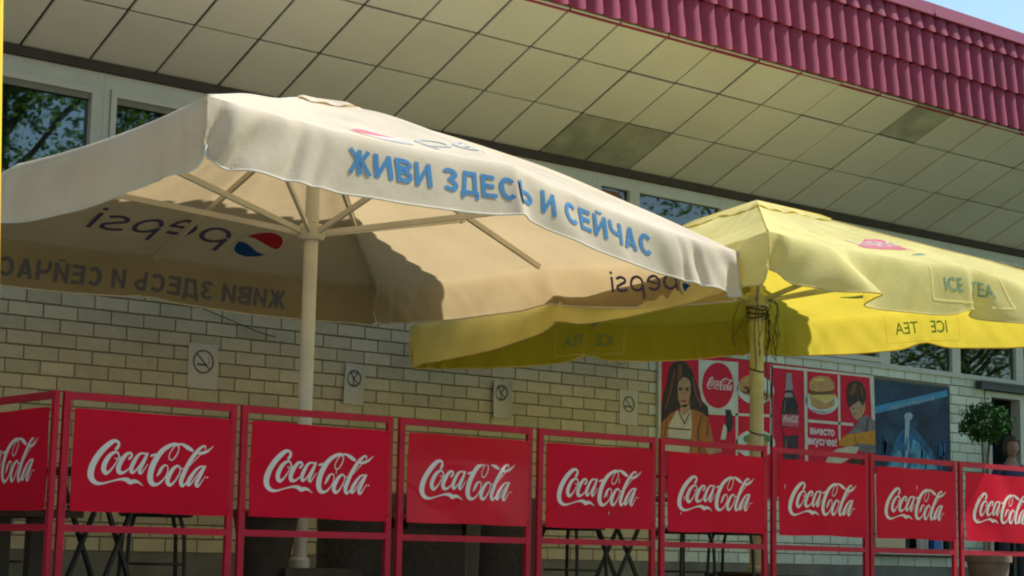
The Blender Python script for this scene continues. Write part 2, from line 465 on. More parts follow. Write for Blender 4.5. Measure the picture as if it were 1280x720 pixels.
def wrap(flat, fn, mb=None, off=0.004, mi=0, both=True, mi2=None):
    """lays a flat shape on the surface fn(u, v, off)"""
    mb = mb or MB()
    mb.add([fn(u, v, off + .00025 * flat.lift.get(i, 0)) for i, (u, v) in enumerate(flat.v)], flat.f, mi)
    if both: mb.add([fn(u, v, -off - .00025 * flat.lift.get(i, 0)) for i, (u, v) in enumerate(flat.v)], [f[::-1] for f in flat.f], mi2 if mi2 is not None else mi)
    return mb

# ------------------------------------------------------------------ flat artwork, in metres on its own surface
POSTER = [
('woman_hair', 'hair', 2, [(11.749, 1.798), (11.686, 1.77), (11.633, 1.697), (11.613, 1.59), (11.572, 1.481), (11.542, 1.358), (11.523, 1.252), (11.555, 1.194), (11.659, 1.276), (11.785, 1.375), (11.936, 1.354), (12.154, 1.307), (12.142, 1.398), (12.043, 1.469), (11.999, 1.588), (11.933, 1.721), (11.857, 1.792)]),
('woman_face', 'skin', 3, [(11.815, 1.651), (11.762, 1.608), (11.745, 1.539), (11.753, 1.448), (11.789, 1.382), (11.854, 1.379), (11.896, 1.428), (11.913, 1.521), (11.908, 1.612), (11.869, 1.647)]),
('woman_neck', 'skin', 3, [(11.789, 1.39), (11.775, 1.313), (11.904, 1.306), (11.903, 1.413)]),
('woman_shirt', 'cream', 4, [(11.617, 1.243), (11.743, 1.341), (11.829, 1.302), (11.914, 1.36), (11.936, 1.278), (11.917, 0.966), (11.578, 0.971), (11.597, 1.151)]),
('woman_jacket', 'orange', 5, [(11.914, 1.368), (12.044, 1.346), (12.143, 1.306), (12.199, 1.125), (12.221, 1.065), (12.156, 0.97), (11.896, 0.964), (11.937, 1.202)]),
('woman_jacket', 'orange', 5, [(11.743, 1.349), (11.648, 1.305), (11.533, 1.208), (11.525, 1.028), (11.578, 0.971), (11.619, 1.093), (11.638, 1.214)]),
('shirt_stripe', 'brown', 6, [(11.597, 1.181), (11.915, 1.182), (11.916, 1.17), (11.597, 1.169)]),
('shirt_stripe', 'brown', 6, [(11.598, 1.091), (11.916, 1.088), (11.916, 1.076), (11.598, 1.079)]),
('woman_brow', 'hair', 5, [(11.758, 1.552), (11.805, 1.555), (11.805, 1.543), (11.758, 1.54)]),
('woman_brow', 'hair', 5, [(11.844, 1.558), (11.891, 1.562), (11.891, 1.55), (11.844, 1.546)]),
('woman_mouth', 'lip', 5, [(11.789, 1.439), (11.86, 1.444), (11.845, 1.424), (11.806, 1.422)]),
('woman_hand', 'skin', 6, [(12.09, 1.028), (12.199, 1.064), (12.331, 1.056), (12.309, 0.993), (12.156, 0.962)]),
('pale_ground', 'pale', 1, [(12.019, 1.828), (12.53, 1.848), (12.531, 1.362), (12.142, 1.337), (12.065, 1.455), (12.021, 1.59)]),
('red_disc', 'red', 3, [(12.486, 1.624), (12.478, 1.569), (12.457, 1.515), (12.424, 1.469), (12.38, 1.432), (12.329, 1.407), (12.274, 1.397), (12.22, 1.4), (12.169, 1.418), (12.126, 1.448), (12.093, 1.49), (12.072, 1.539), (12.064, 1.593), (12.071, 1.648), (12.091, 1.701), (12.124, 1.747), (12.167, 1.784), (12.218, 1.81), (12.272, 1.821), (12.327, 1.819), (12.378, 1.802), (12.422, 1.771), (12.457, 1.729), (12.478, 1.679)]),
('bottle_small', 'dark', 3, [(12.374, 1.391), (12.441, 1.395), (12.475, 1.327), (12.476, 1.234), (12.42, 1.169), (12.386, 1.229)]),
('bottle_small', 'pale', 3, [(12.353, 1.258), (12.397, 1.229), (12.375, 1.112), (12.309, 1.109), (12.331, 1.195)]),
('white_line', 'pale', 2, [(12.507, 1.846), (12.544, 1.849), (12.542, 0.943), (12.515, 0.942)]),
('white_line', 'pale', 2, [(12.991, 1.854), (13.021, 1.856), (13.013, 0.966), (12.981, 0.965)]),
('white_line', 'pale', 2, [(12.142, 1.352), (13.005, 1.386), (13.005, 1.361), (12.142, 1.331)]),
('plate', 'white', 2, [(13.039, 1.599), (13.022, 1.563), (12.989, 1.53), (12.942, 1.502), (12.884, 1.482), (12.819, 1.47), (12.752, 1.468), (12.687, 1.475), (12.629, 1.491), (12.582, 1.515), (12.548, 1.545), (12.53, 1.579), (12.529, 1.615), (12.545, 1.65), (12.577, 1.683), (12.624, 1.711), (12.681, 1.732), (12.745, 1.744), (12.812, 1.747), (12.877, 1.741), (12.937, 1.725), (12.985, 1.701), (13.02, 1.671), (13.039, 1.636)]),
('bun', 'bun', 3, [(12.833, 1.65), (12.826, 1.621), (12.805, 1.594), (12.774, 1.572), (12.734, 1.556), (12.69, 1.548), (12.646, 1.55), (12.607, 1.56), (12.576, 1.578), (12.556, 1.602), (12.549, 1.629), (12.556, 1.658), (12.576, 1.685), (12.607, 1.707), (12.646, 1.723), (12.69, 1.731), (12.734, 1.73), (12.774, 1.72), (12.805, 1.702), (12.826, 1.678)]),
('bun', 'bun', 3, [(12.995, 1.548), (12.973, 1.53), (12.93, 1.519), (12.871, 1.516), (12.806, 1.521), (12.745, 1.534), (12.696, 1.552), (12.668, 1.573), (12.663, 1.594), (12.684, 1.611), (12.727, 1.622), (12.785, 1.626), (12.85, 1.621), (12.912, 1.608), (12.961, 1.59), (12.99, 1.569)]),
('filling', 'brown', 4, [(12.956, 1.56), (12.927, 1.554), (12.859, 1.557), (12.771, 1.57), (12.686, 1.588), (12.627, 1.607), (12.61, 1.622), (12.638, 1.629), (12.705, 1.625), (12.793, 1.613), (12.878, 1.595), (12.938, 1.575)]),
('plate', 'white', 2, [(13.056, 1.111), (13.046, 1.075), (13.019, 1.041), (12.975, 1.011), (12.918, 0.987), (12.852, 0.971), (12.782, 0.963), (12.713, 0.964), (12.648, 0.974), (12.592, 0.992), (12.55, 1.017), (12.523, 1.048), (12.514, 1.081), (12.523, 1.116), (12.55, 1.149), (12.592, 1.179), (12.647, 1.203), (12.712, 1.22), (12.782, 1.229), (12.852, 1.229), (12.918, 1.219), (12.975, 1.201), (13.019, 1.176), (13.046, 1.145)]),
('lettuce', 'green', 3, [(13.002, 1.155), (12.987, 1.133), (12.944, 1.113), (12.88, 1.097), (12.805, 1.089), (12.731, 1.089), (12.668, 1.098), (12.626, 1.113), (12.611, 1.133), (12.626, 1.155), (12.668, 1.175), (12.731, 1.19), (12.805, 1.199), (12.88, 1.199), (12.944, 1.191), (12.987, 1.175)]),
('bun', 'bun', 4, [(12.955, 1.089), (12.944, 1.065), (12.911, 1.042), (12.862, 1.026), (12.805, 1.019), (12.748, 1.02), (12.7, 1.032), (12.668, 1.05), (12.657, 1.073), (12.668, 1.098), (12.7, 1.12), (12.748, 1.136), (12.805, 1.144), (12.862, 1.142), (12.911, 1.131), (12.944, 1.113)]),
('white_line', 'pale', 2, [(13.001, 1.841), (13.021, 1.842), (13.02, 0.928), (13.0, 0.927)]),
('white_line', 'pale', 2, [(13.469, 1.844), (13.513, 1.844), (13.522, 0.951), (13.485, 0.95)]),
('white_line', 'pale', 2, [(13.97, 1.84), (14.002, 1.839), (14.006, 1.166), (13.979, 1.165)]),
('white_line', 'pale', 2, [(14.46, 1.851), (14.524, 1.853), (14.538, 1.427), (14.488, 1.424)]),
('white_line', 'pale', 2, [(12.986, 1.86), (14.516, 1.874), (14.516, 1.852), (12.986, 1.836)]),
('white_line', 'pale', 2, [(13.511, 1.372), (14.202, 1.376), (14.202, 1.35), (13.511, 1.346)]),
('bottle', 'dark', 3, [(13.2, 1.685), (13.294, 1.692), (13.309, 1.638), (13.34, 1.575), (13.378, 1.509), (13.39, 1.407), (13.385, 1.321), (13.389, 1.27), (13.376, 1.132), (13.396, 1.065), (13.388, 0.979), (13.173, 0.969), (13.165, 1.053), (13.181, 1.122), (13.161, 1.256), (13.146, 1.306), (13.141, 1.391), (13.156, 1.494), (13.187, 1.565), (13.2, 1.63)]),
('bottle_neck', 'glassy', 4, [(13.208, 1.797), (13.294, 1.804), (13.289, 1.761), (13.299, 1.693), (13.304, 1.638), (13.197, 1.63), (13.208, 1.754)]),
('bottle_gloss', 'glassy', 4, [(13.2, 1.608), (13.289, 1.615), (13.309, 1.573), (13.182, 1.564)]),
('bottle_label', 'pink', 4, [(13.146, 1.4), (13.39, 1.407), (13.384, 1.287), (13.146, 1.286)]),
('bottle_band', 'red', 4, [(13.151, 1.273), (13.384, 1.287), (13.384, 1.218), (13.186, 1.19)]),
('plate', 'white', 2, [(13.976, 1.557), (13.962, 1.525), (13.931, 1.496), (13.888, 1.471), (13.834, 1.452), (13.774, 1.44), (13.711, 1.437), (13.65, 1.442), (13.595, 1.455), (13.549, 1.475), (13.516, 1.501), (13.498, 1.531), (13.495, 1.562), (13.509, 1.594), (13.538, 1.623), (13.581, 1.648), (13.634, 1.667), (13.694, 1.679), (13.757, 1.682), (13.818, 1.678), (13.874, 1.665), (13.921, 1.645), (13.955, 1.619), (13.974, 1.589)]),
('bun', 'bun', 4, [(13.541, 1.676), (13.547, 1.737), (13.599, 1.785), (13.717, 1.811), (13.836, 1.807), (13.91, 1.765), (13.92, 1.704), (13.861, 1.661), (13.703, 1.639), (13.585, 1.645)]),
('filling', 'brown', 3, [(13.551, 1.646), (13.915, 1.665), (13.919, 1.616), (13.559, 1.591)]),
('cheese', 'cheese', 5, [(13.559, 1.612), (13.928, 1.643), (13.914, 1.607), (13.781, 1.545), (13.676, 1.582), (13.567, 1.591)]),
('bun', 'bun', 4, [(13.561, 1.591), (13.676, 1.573), (13.781, 1.54), (13.914, 1.598), (13.919, 1.537), (13.807, 1.49), (13.675, 1.481), (13.576, 1.514)]),
('boy_hair', 'hair', 4, [(14.103, 1.7), (14.144, 1.774), (14.24, 1.808), (14.335, 1.788), (14.39, 1.721), (14.397, 1.632), (14.346, 1.557), (14.292, 1.607), (14.21, 1.566), (14.141, 1.526), (14.107, 1.594)]),
('boy_face', 'skin', 3, [(14.142, 1.579), (14.292, 1.625), (14.374, 1.613), (14.387, 1.524), (14.331, 1.45), (14.262, 1.41), (14.195, 1.441), (14.155, 1.509)]),
('boy_shirt', 'grey', 4, [(14.29, 1.421), (14.4, 1.472), (14.538, 1.418), (14.539, 1.103), (14.341, 1.096), (14.124, 1.173), (14.017, 1.202), (14.098, 1.259), (14.207, 1.336)]),
('shirt_band', 'amber', 5, [(13.99, 1.2), (14.098, 1.259), (14.316, 1.293), (14.531, 1.323), (14.534, 1.177), (14.287, 1.182), (14.097, 1.136), (13.963, 1.147)]),
('boy_arm', 'cream', 5, [(13.83, 1.053), (13.963, 1.112), (14.151, 1.148), (14.287, 1.146), (14.231, 1.073), (14.069, 0.995), (13.961, 0.955), (13.777, 0.967)]),
('bag', 'hair', 5, [(14.122, 0.998), (14.286, 1.067), (14.34, 1.043), (14.339, 0.964), (14.149, 0.955)]),
]
OSTR = [
('text_band', 'cyan', 2, [(14.54, 1.566), (15.722, 1.82), (15.731, 1.753), (14.546, 1.495)]),
('bird_neck', 'pale2', 3, [(15.005, 1.502), (15.034, 1.531), (15.107, 1.542), (15.149, 1.516), (15.123, 1.475), (15.091, 1.462), (15.073, 1.279), (15.08, 1.098), (15.024, 0.96), (14.988, 0.958), (15.01, 1.185), (15.018, 1.446)]),
('plume', 'aqua', 2, [(15.145, 1.271), (15.228, 1.242), (15.335, 1.156), (15.425, 1.069), (15.534, 0.983), (15.096, 0.963), (15.152, 1.056), (15.099, 1.144)]),
('plume', 'aqua', 2, [(14.759, 1.037), (14.92, 1.157), (14.972, 1.047), (14.988, 0.958), (14.74, 0.947)]),
('plume', 'blue2', 1, [(14.923, 1.316), (15.104, 1.417), (15.248, 1.334), (15.464, 1.163), (15.571, 0.985), (14.705, 0.945), (14.814, 1.174)]),
]
LOGO = [
[(0.2132, 0.3076, 0.0196), (0.2245, 0.3239, 0.0196), (0.2229, 0.3406, 0.017), (0.2052, 0.3464, 0.0209), (0.1827, 0.3363, 0.0301), (0.1472, 0.3042, 0.0366), (0.1179, 0.2664, 0.0393), (0.0975, 0.2265, 0.0419), (0.0888, 0.19, 0.0432), (0.0926, 0.1643, 0.0393), (0.1061, 0.1468, 0.0301), (0.1283, 0.1374, 0.0209), (0.1567, 0.1386, 0.0131), (0.1906, 0.1477, 0.0092), (0.2247, 0.1569, 0.0105), (0.2533, 0.1623, 0.0157), (0.2825, 0.1593, 0.0275), (0.3006, 0.1496, 0.0301), (0.3208, 0.1541, 0.0249), (0.3445, 0.1498, 0.0144), (0.3707, 0.133, 0.0026)],
[(0.2328, 0.2694, 0.0105), (0.2229, 0.2899, 0.0118), (0.2044, 0.2905, 0.017), (0.1779, 0.2693, 0.0275), (0.1582, 0.232, 0.0327), (0.1557, 0.2059, 0.0327), (0.1681, 0.1893, 0.0262), (0.1866, 0.1979, 0.0144), (0.2092, 0.2266, 0.0092), (0.2259, 0.2576, 0.0079), (0.2328, 0.2694, 0.0079), (0.2475, 0.2649, 0.0065)],
[(0.2866, 0.2642, 0.017), (0.2992, 0.279, 0.0157), (0.2915, 0.2918, 0.0144), (0.2697, 0.2844, 0.0222), (0.2454, 0.2518, 0.0301), (0.2327, 0.2198, 0.0327), (0.238, 0.1966, 0.0288), (0.2619, 0.195, 0.0157), (0.291, 0.2173, 0.0079), (0.3074, 0.2364, 0.0052)],
[(0.381, 0.29, 0.0144), (0.3571, 0.2941, 0.0118), (0.3341, 0.2839, 0.0183), (0.3115, 0.2471, 0.0275), (0.3004, 0.2151, 0.0288), (0.3084, 0.1971, 0.0209), (0.3282, 0.2111, 0.0105), (0.3592, 0.2572, 0.0079), (0.3798, 0.2899, 0.0105)],
[(0.3843, 0.2939, 0.0144), (0.3627, 0.2469, 0.0236), (0.3459, 0.2093, 0.0249), (0.3538, 0.1938, 0.0144), (0.3731, 0.2173, 0.0072), (0.3884, 0.2412, 0.0052)],
[(0.405, 0.2843, 0.0131), (0.4167, 0.2881, 0.0157), (0.4313, 0.2941, 0.0092)],
[(0.4431, 0.1856, 0.0052), (0.4526, 0.1981, 0.017), (0.4634, 0.2182, 0.0222), (0.4774, 0.2364, 0.0144), (0.4958, 0.241, 0.0085), (0.5039, 0.2243, 0.0079), (0.4966, 0.1921, 0.0085), (0.4714, 0.1592, 0.0118), (0.4436, 0.1423, 0.0183), (0.4184, 0.1481, 0.0327), (0.4061, 0.1776, 0.0406), (0.413, 0.2255, 0.0406), (0.4365, 0.2742, 0.0379), (0.4702, 0.3158, 0.0314), (0.5097, 0.3408, 0.0249), (0.5443, 0.3501, 0.0183), (0.5627, 0.3339, 0.0092), (0.5541, 0.3014, 0.0079), (0.5314, 0.2725, 0.0079), (0.5122, 0.2715, 0.0079), (0.5075, 0.291, 0.0065), (0.5228, 0.3212, 0.0065), (0.5487, 0.3466, 0.0105), (0.582, 0.35, 0.0157), (0.6132, 0.3366, 0.0275), (0.6415, 0.323, 0.0196)],
[(0.5774, 0.2277, 0.0105), (0.5603, 0.2418, 0.0131), (0.534, 0.2246, 0.0236), (0.509, 0.1847, 0.0314), (0.5057, 0.1564, 0.0301), (0.5214, 0.1438, 0.0209), (0.5445, 0.1622, 0.0118), (0.5703, 0.2006, 0.0092), (0.5786, 0.2277, 0.0079), (0.6005, 0.2287, 0.0059)],
[(0.7168, 0.334, 0.0092), (0.7175, 0.3459, 0.0105), (0.7038, 0.3468, 0.0131), (0.6841, 0.3323, 0.0209), (0.6578, 0.3039, 0.0275), (0.6235, 0.2566, 0.0288), (0.5969, 0.2045, 0.0314), (0.5825, 0.1665, 0.0314), (0.5909, 0.1439, 0.0222), (0.6132, 0.1597, 0.0079), (0.6273, 0.1817, 0.0052)],
[(0.6243, 0.2405, 0.0052), (0.6564, 0.2716, 0.0059), (0.6858, 0.3, 0.0065), (0.6975, 0.3113, 0.0065)],
[(0.6729, 0.3101, 0.0092), (0.7006, 0.3126, 0.0196), (0.731, 0.3239, 0.0157), (0.7502, 0.3384, 0.0092), (0.7651, 0.3517, 0.002)],
[(0.7215, 0.2423, 0.0131), (0.6948, 0.2438, 0.0118), (0.6651, 0.222, 0.0196), (0.6324, 0.1792, 0.0288), (0.6228, 0.1521, 0.0249), (0.6421, 0.1566, 0.0118), (0.6755, 0.1998, 0.0079), (0.7106, 0.2364, 0.0092)],
[(0.7225, 0.2461, 0.0131), (0.6951, 0.2007, 0.0236), (0.6726, 0.1594, 0.0262), (0.6826, 0.1448, 0.0144), (0.7065, 0.1716, 0.0065), (0.7238, 0.1955, 0.0052)],
[(0.734, 0.1916, 0.0079), (0.7402, 0.1918, 0.0079)],
[(0.21, 0.2631, 0.0065), (0.2334, 0.258, 0.0059), (0.2559, 0.2706, 0.0059)],
]

# ------------------------------------------------------------------ ground and terrace
g = MB()
n = 24
g.grid([[(-900 + 1800 * i / n, -900 + 1800 * j / n, -1.6) for j in range(n + 1)] for i in range(n + 1)])
tag(g.build('ground', M_PAVE), kind='structure')
tag(MB().grid([[(8 + 52 * i / 10, -42 + 47 * j / 10, -1.592) for j in range(11)] for i in range(11)]).build('bounce_lawn', M_LAWN), kind='structure')  # unseen grass sheet, added to bounce green light up to the soffit
t_ = MB(); t_.box(3.7, 34, 7.95, 11.83, -1.599, -.34)
tag(t_.build('terrace', M_PLINTH), kind='structure')
tf = tag(MB().box(3.62, 34.1, 7.88, 11.82, -.338, -.318).build('terrace_floor', M_DARKWOOD), kind='structure')
tile0 = MB().box(-.197, .197, -.197, .197, 0, .018).mesh('floor_tile', M_TERR)
tl = MB()
for i in range(0, 76):
    for j in range(0, 10):
        x, y = 3.83 + .4 * i, 8.09 + .4 * j
        if y > 11.6: continue
        if i < 28: put('floor_tile', tile0, (x, y, -.318), tf)
        else: tl.box(x - .197, x + .197, y - .197, y + .197, -.318, -.3)
o = tl.build('floor_tiles', M_TERR, tf); tag(o, kind='stuff')
st = thing('entrance_steps', 'concrete steps climbing to the terrace beyond the last banner', 'steps', (24, 7.4, -1.6))
for k in range(7):
    MB().box(22.5, 25.5, 7.88 - .3 * (7 - k), 7.875, -1.6 + .1785 * k + .002 * (k > 0), -1.6 + .1785 * (k + 1)).build('step', M_TERR, st) if k == 6 else MB().box(22.5, 25.5, 7.88 - .3 * (7 - k), 7.88 - .3 * (6 - k) - .001, -1.6, -1.6 + .1785 * (k + 1)).build('step', M_TERR, st)

# ------------------------------------------------------------------ the cafe building
cafe = thing('cafe_building', 'low cream brick cafe with sloping panelled soffit and crimson tiled roof edge', 'building', (10, 11.8, -.3))
WY = 11.812
w = MB()
for x0, x1, z0, z1 in ((-8, 14.5, 0, 1.98), (14.5, 15.79, 0, .12), (14.5, 15.79, 1.86, 1.98), (15.79, 16.4, 0, 1.98), (16.4, 17.12, 1.86, 1.98), (17.12, 34, 0, 1.98)):
    w.box(x0, x1, WY, 12.1, z0 - .02 if z0 == 0 else z0, z1)
w.box(-8, 34, WY + .02, 12.1, 3.40, 5.0)
wall = w.build('wall', M_MORTAR, cafe)
pl = MB()
for x0, x1 in ((-8, 16.4), (17.12, 34)): pl.box(x0, x1, 11.785, 12.1, -1.6, -.02)
pl.build('plinth', M_PLINTH, cafe)
# bricks
def brick_mesh(b, x, z, L=.2515, H=.0905, y=11.8):
    dx = rnd.uniform(-.0015, .0015); dz = rnd.uniform(-.0012, .0012); e = .0035
    x0, x1, z0, z1 = x - L / 2 + dx, x + L / 2 + dx, z - H / 2 + dz, z + H / 2 + dz
    yf = y + rnd.uniform(-.0015, .0015)
    v = [(x0 + e, yf, z0 + e), (x1 - e, yf, z0 + e), (x1 - e, yf, z1 - e), (x0 + e, yf, z1 - e),
         (x0, yf + e, z0), (x1, yf + e, z0), (x1, yf + e, z1), (x0, yf + e, z1),
         (x0, yf + .03, z0), (x1, yf + .03, z0), (x1, yf + .03, z1), (x0, yf + .03, z1)]
    f = [(0, 1, 2, 3)]
    for a in range(4):
        c = (a + 1) % 4
        f += [(a, a + 4, c + 4, c), (a + 4, a + 8, c + 8, c + 4)]
    b.add(v, f)
variants = []
for k in range(6):
    b = MB(); brick_mesh(b, 0, 0, y=0); variants.append(b.mesh('brick', M_BRICK))
half = MB(); brick_mesh(half, 0, 0, L=.12, y=0)
holes = [(14.5, 15.79, .12, 1.86), (16.4, 17.12, -1, 1.86)]
rest = MB(); pale = MB(); nb = 0
for k in range(20):
    z = -.02 + .1 * k + .05
    off = 0 if k % 2 else .13
    x = 5.43 - .26 * 52 + .13 + off
    while x < 33.9:
        xa, xb = x - .125, x + .125
        for h in holes:
            if h[2] < z < h[3]:
                if xa < h[0] < xb: xb = h[0]
                if xa < h[1] < xb: xa = h[1]
                if xa >= h[0] and xb <= h[1]: xa = xb
        if xb - xa > .03:
            if xb - xa > .24 and 4.95 < x < 11.45 and (k <= 2 or 9 <= k <= 17) and nb < 300:
                put('brick', rnd.choice(variants), (x, 11.8, z), wall); nb += 1
            else:
                brick_mesh(rest if x < 11.5 else pale, (xa + xb) / 2, z, L=xb - xa)
        x += .26
tag(rest.build('brickwork', M_BRICK, wall), kind='stuff'); tag(pale.build('painted_brickwork', M_BRICKW, wall), kind='stuff')
# window band
XM = [-3.6, -2.4, -1.2, 0, 1.2, 2.4, 3.5, 4.7, 5.93, 7.15, 8.35, 9.55, 10.75, 11.205, 12.4, 13.6, 14.75, 15.925, 17.06, 18.25, 19.4, 20.6, 21.8, 23, 24.2]
ZB, ZT = 1.982, 3.40
for i in range(len(XM) - 1):
    a, b = XM[i], XM[i + 1]; fw = .05 if i < 13 else .07
    f = MB()
    f.box(a + .001, a + fw, 11.80, 11.87, ZB, ZT); f.box(b - fw, b - .001, 11.80, 11.87, ZB, ZT)
    f.box(a + fw, b - fw, 11.802, 11.868, ZT - .11, ZT); f.box(a + fw, b - fw, 11.802, 11.868, ZB, ZB + .035)
    wd = f.build('window', M_FRAME, cafe)
    if i == 8 or i % 4 == 3:
        c = MB(); x0, x1, z0, z1 = a + fw + .004, b - fw - .004, ZB + .039, ZT - .114
        c.box(x0, x0 + .045, 11.785, 11.84, z0, z1); c.box(x1 - .045, x1, 11.785, 11.84, z0, z1)
        c.box(x0 + .045, x1 - .045, 11.787, 11.84, z1 - .05, z1); c.box(x0 + .045, x1 - .045, 11.787, 11.84, z0, z0 + .05)
        c.build('casement', M_FRAME, wd)
        MB().box(x0 + .045, x1 - .045, 11.81, 11.825, z1 - .095, z1 - .05).build('blind_rail', M_PLINTH, wd)
    MB().box(a + fw, b - fw, 11.838, 11.846, ZB + .035, ZT - .11).build('pane', M_GLASS, wd)
MB().box(-4, 24.2, 11.775, 11.80, 1.965, 1.981).build('window_sill', M_FRAME, cafe)
rm = MB()
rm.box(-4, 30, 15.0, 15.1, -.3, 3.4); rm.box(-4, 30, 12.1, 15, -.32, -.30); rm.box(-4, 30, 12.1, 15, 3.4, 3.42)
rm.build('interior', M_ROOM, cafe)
for xx in (6.0, 9.4, 12.9, 16.1):
    MB().box(xx, xx + .5, 12.5, 12.56, 2.0, 3.3).build('curtain', mat('grey_curtain', (.16, .17, .16), .9, .2, 8), cafe)
MB().box(-8, 34, 11.76, 11.83, 3.402, 3.47).build('shadow_gap', M_GAP, cafe)
# soffit: three rows of panels climbing out to the roof edge
SY, SZ, DY, DZ, TP, XS = 11.80, 3.4712, .5673, .2492, .5324, 5.7954
sl = math.hypot(DY, DZ); NY, NZ = -DZ / sl, -DY / sl         # outward (downward) normal
bk = MB()
def sp(x, r, d): return (x, SY - DY * r + NY * d, SZ + DZ * r + NZ * d)
bk.add([sp(-8, -.04, -.012), sp(34, -.04, -.012), sp(34, 2.9, -.012), sp(-8, 2.9, -.012), sp(-8, -.04, -.04), sp(34, -.04, -.04), sp(34, 2.9, -.04), sp(-8, 2.9, -.04)],
       [(0, 1, 2, 3), (7, 6, 5, 4), (0, 4, 5, 1), (3, 2, 6, 7)])
soff = bk.build('soffit', M_GAP, cafe)
def panel(r0, r1, m):
    b = MB(); gx, gr = .011, .0155; e = .004
    P = [sp(x, r, d) for d, e_ in ((.006, e), (.002, 0)) for x, r in ((gx + e_, r0 + gr + e_), (TP - gx - e_, r0 + gr + e_), (TP - gx - e_, r1 - gr - e_), (gx + e_, r1 - gr - e_))]
    P += [sp(x, r, -.01) for x, r in ((gx, r0 + gr), (TP - gx, r0 + gr), (TP - gx, r1 - gr), (gx, r1 - gr))]
    f = [(3, 2, 1, 0)]
    for a in range(4):
        c = (a + 1) % 4; f += [(a, c, c + 4, a + 4), (a + 4, c + 4, c + 8, a + 8)]
    b.add(P, f)
    return b.mesh('soffit_panel', m, (0, SY, SZ))
PM = [panel(0, 1, M_SOFFIT), panel(1, 2, M_SOFFIT), panel(2, 2.85, M_SOFFIT)]
PD = [panel(0, 1, M_SOFFITD), panel(1, 2, M_SOFFITD), panel(2, 2.85, M_SOFFITD)]
dark = {(0, 8), (0, 9), (2, 14)}
for i in range(-14, 34):
    for r in range(3):
        d = (r, i) in dark
        o = put('soffit_panel', (PD if d else PM)[r], (XS + TP * i, SY, SZ + rnd.uniform(-.002, .002)), soff, rot=(rnd.uniform(-.003, .003), rnd.uniform(-.002, .002), 0))
        if d: o['label'] = 'dark stained soffit panel'
# mansard of metal tiles
EY, EZ, PW, RH = 10.20, 4.165, .1814, .352
def roof_tile(b, x, z, h=RH, y=EY):
    nu = 7; top = z + h + .01
    rows = []
    for j, t in enumerate((0, .12, .5, 1.0)):
        row = []
        for i in range(nu):
            u = i / (nu - 1); s = math.sin(math.pi * u) ** .75
            zb = z + .04 * (1 - s)
            row.append((x + PW * u, y - .002 - .046 * s - .034 * (1 - t), zb + (top - zb) * t))
        rows.append(row)
    lip = [(p[0], p[1] + .045, p[2] + .006) for p in rows[0]]
    b.grid([lip] + rows, flip=True)
fas = MB().box(-8, 34, EY + .004, EY + .03, EZ - .01, 5.1).build('roof_fascia', M_TILE, cafe)
tm = []
for hh in (RH, RH, .17):
    b = MB(); roof_tile(b, 0, 0, hh, 0); tm.append(b.mesh('roof_tile', M_TILE, smooth=True))
rest = MB()
X0T = 11.3028
for r in range(3):
    for i in range(-105, 124):
        x = X0T + PW * i; z = EZ + RH * r
        if 7.0 < x < 19.5:
            put('roof_tile', tm[r], (x, EY, z), fas)
        else: roof_tile(rest, x, z, RH if r < 2 else .17)
tag(rest.build('roof_tiles', M_TILE, fas, smooth=True), kind='stuff')
xb = -8
for xe in (-4, 0, 4, 8.6, 13.42, 18.2, 23, 28, 34):
    b = MB()
    prof = [(10.118, 5.03), (10.128, 5.025), (10.14, 5.15), (10.36, 5.19), (10.36, 5.17), (10.16, 5.13), (10.146, 5.03)]
    nn = len(prof); v = [(xb + .002, y, z) for y, z in prof] + [(xe + .012, y, z) for y, z in prof]
    b.add(v, [(i, (i + 1) % nn, (i + 1) % nn + nn, i + nn) for i in range(nn)] + [tuple(range(nn))[::-1], tuple(range(nn, 2 * nn))])
    b.build('ridge_flashing', M_FLASH, cafe); xb = xe
MB().box(-8, 34, EY + .06, 22, 4.95, 5.12).build('roof_slab', M_PLINTH, cafe)
MB().box(-8, -7.9, 12.1, 22, -1.6, 4.94).box(33.9, 34, 12.1, 22, -1.6, 4.94).box(-7.9, 33.9, 21.9, 22, -1.6, 4.94).build('outer_wall', M_PLINTH, cafe)
# shop window and door
f = MB()
f.box(14.502, 14.55, 11.79, 11.86, .122, 1.858); f.box(15.74, 15.788, 11.79, 11.86, .122, 1.858)
f.box(14.55, 15.74, 11.792, 11.858, 1.815, 1.857); f.box(14.55, 15.74, 11.792, 11.858, .123, .165)
sw = f.build('shop_window', M_LAMPDARK, cafe)
MB().box(14.55, 15.74, 11.83, 11.838, .165, 1.815).build('pane', M_GLASS, sw)
d = MB(); d.box(16.402, 16.5, 11.78, 11.9, -.3, 1.80); d.box(17.02, 17.118, 11.78, 11.9, -.3, 1.80); d.box(16.402, 17.118, 11.778, 11.9, 1.802, 1.858)
df = d.build('door_frame', M_FRAME, cafe)
dl = MB().box(17.02, 17.06, 11.9, 12.5, -.28, 1.79).box(17.012, 17.02, 11.98, 12.42, .9, 1.7).build('door', M_LAMPDARK, cafe)
MB().tube([(17.0, 12.45, .75), (16.96, 12.45, .75), (16.96, 12.33, .75)], .01).build('handle', M_FRAME, dl)
MB().box(16.22, 17.3, 11.70, 11.775, 1.868, 1.95).box(16.22, 17.3, 11.69, 11.70, 1.93, 1.955).build('lintel_strip', M_LAMPDARK, cafe)
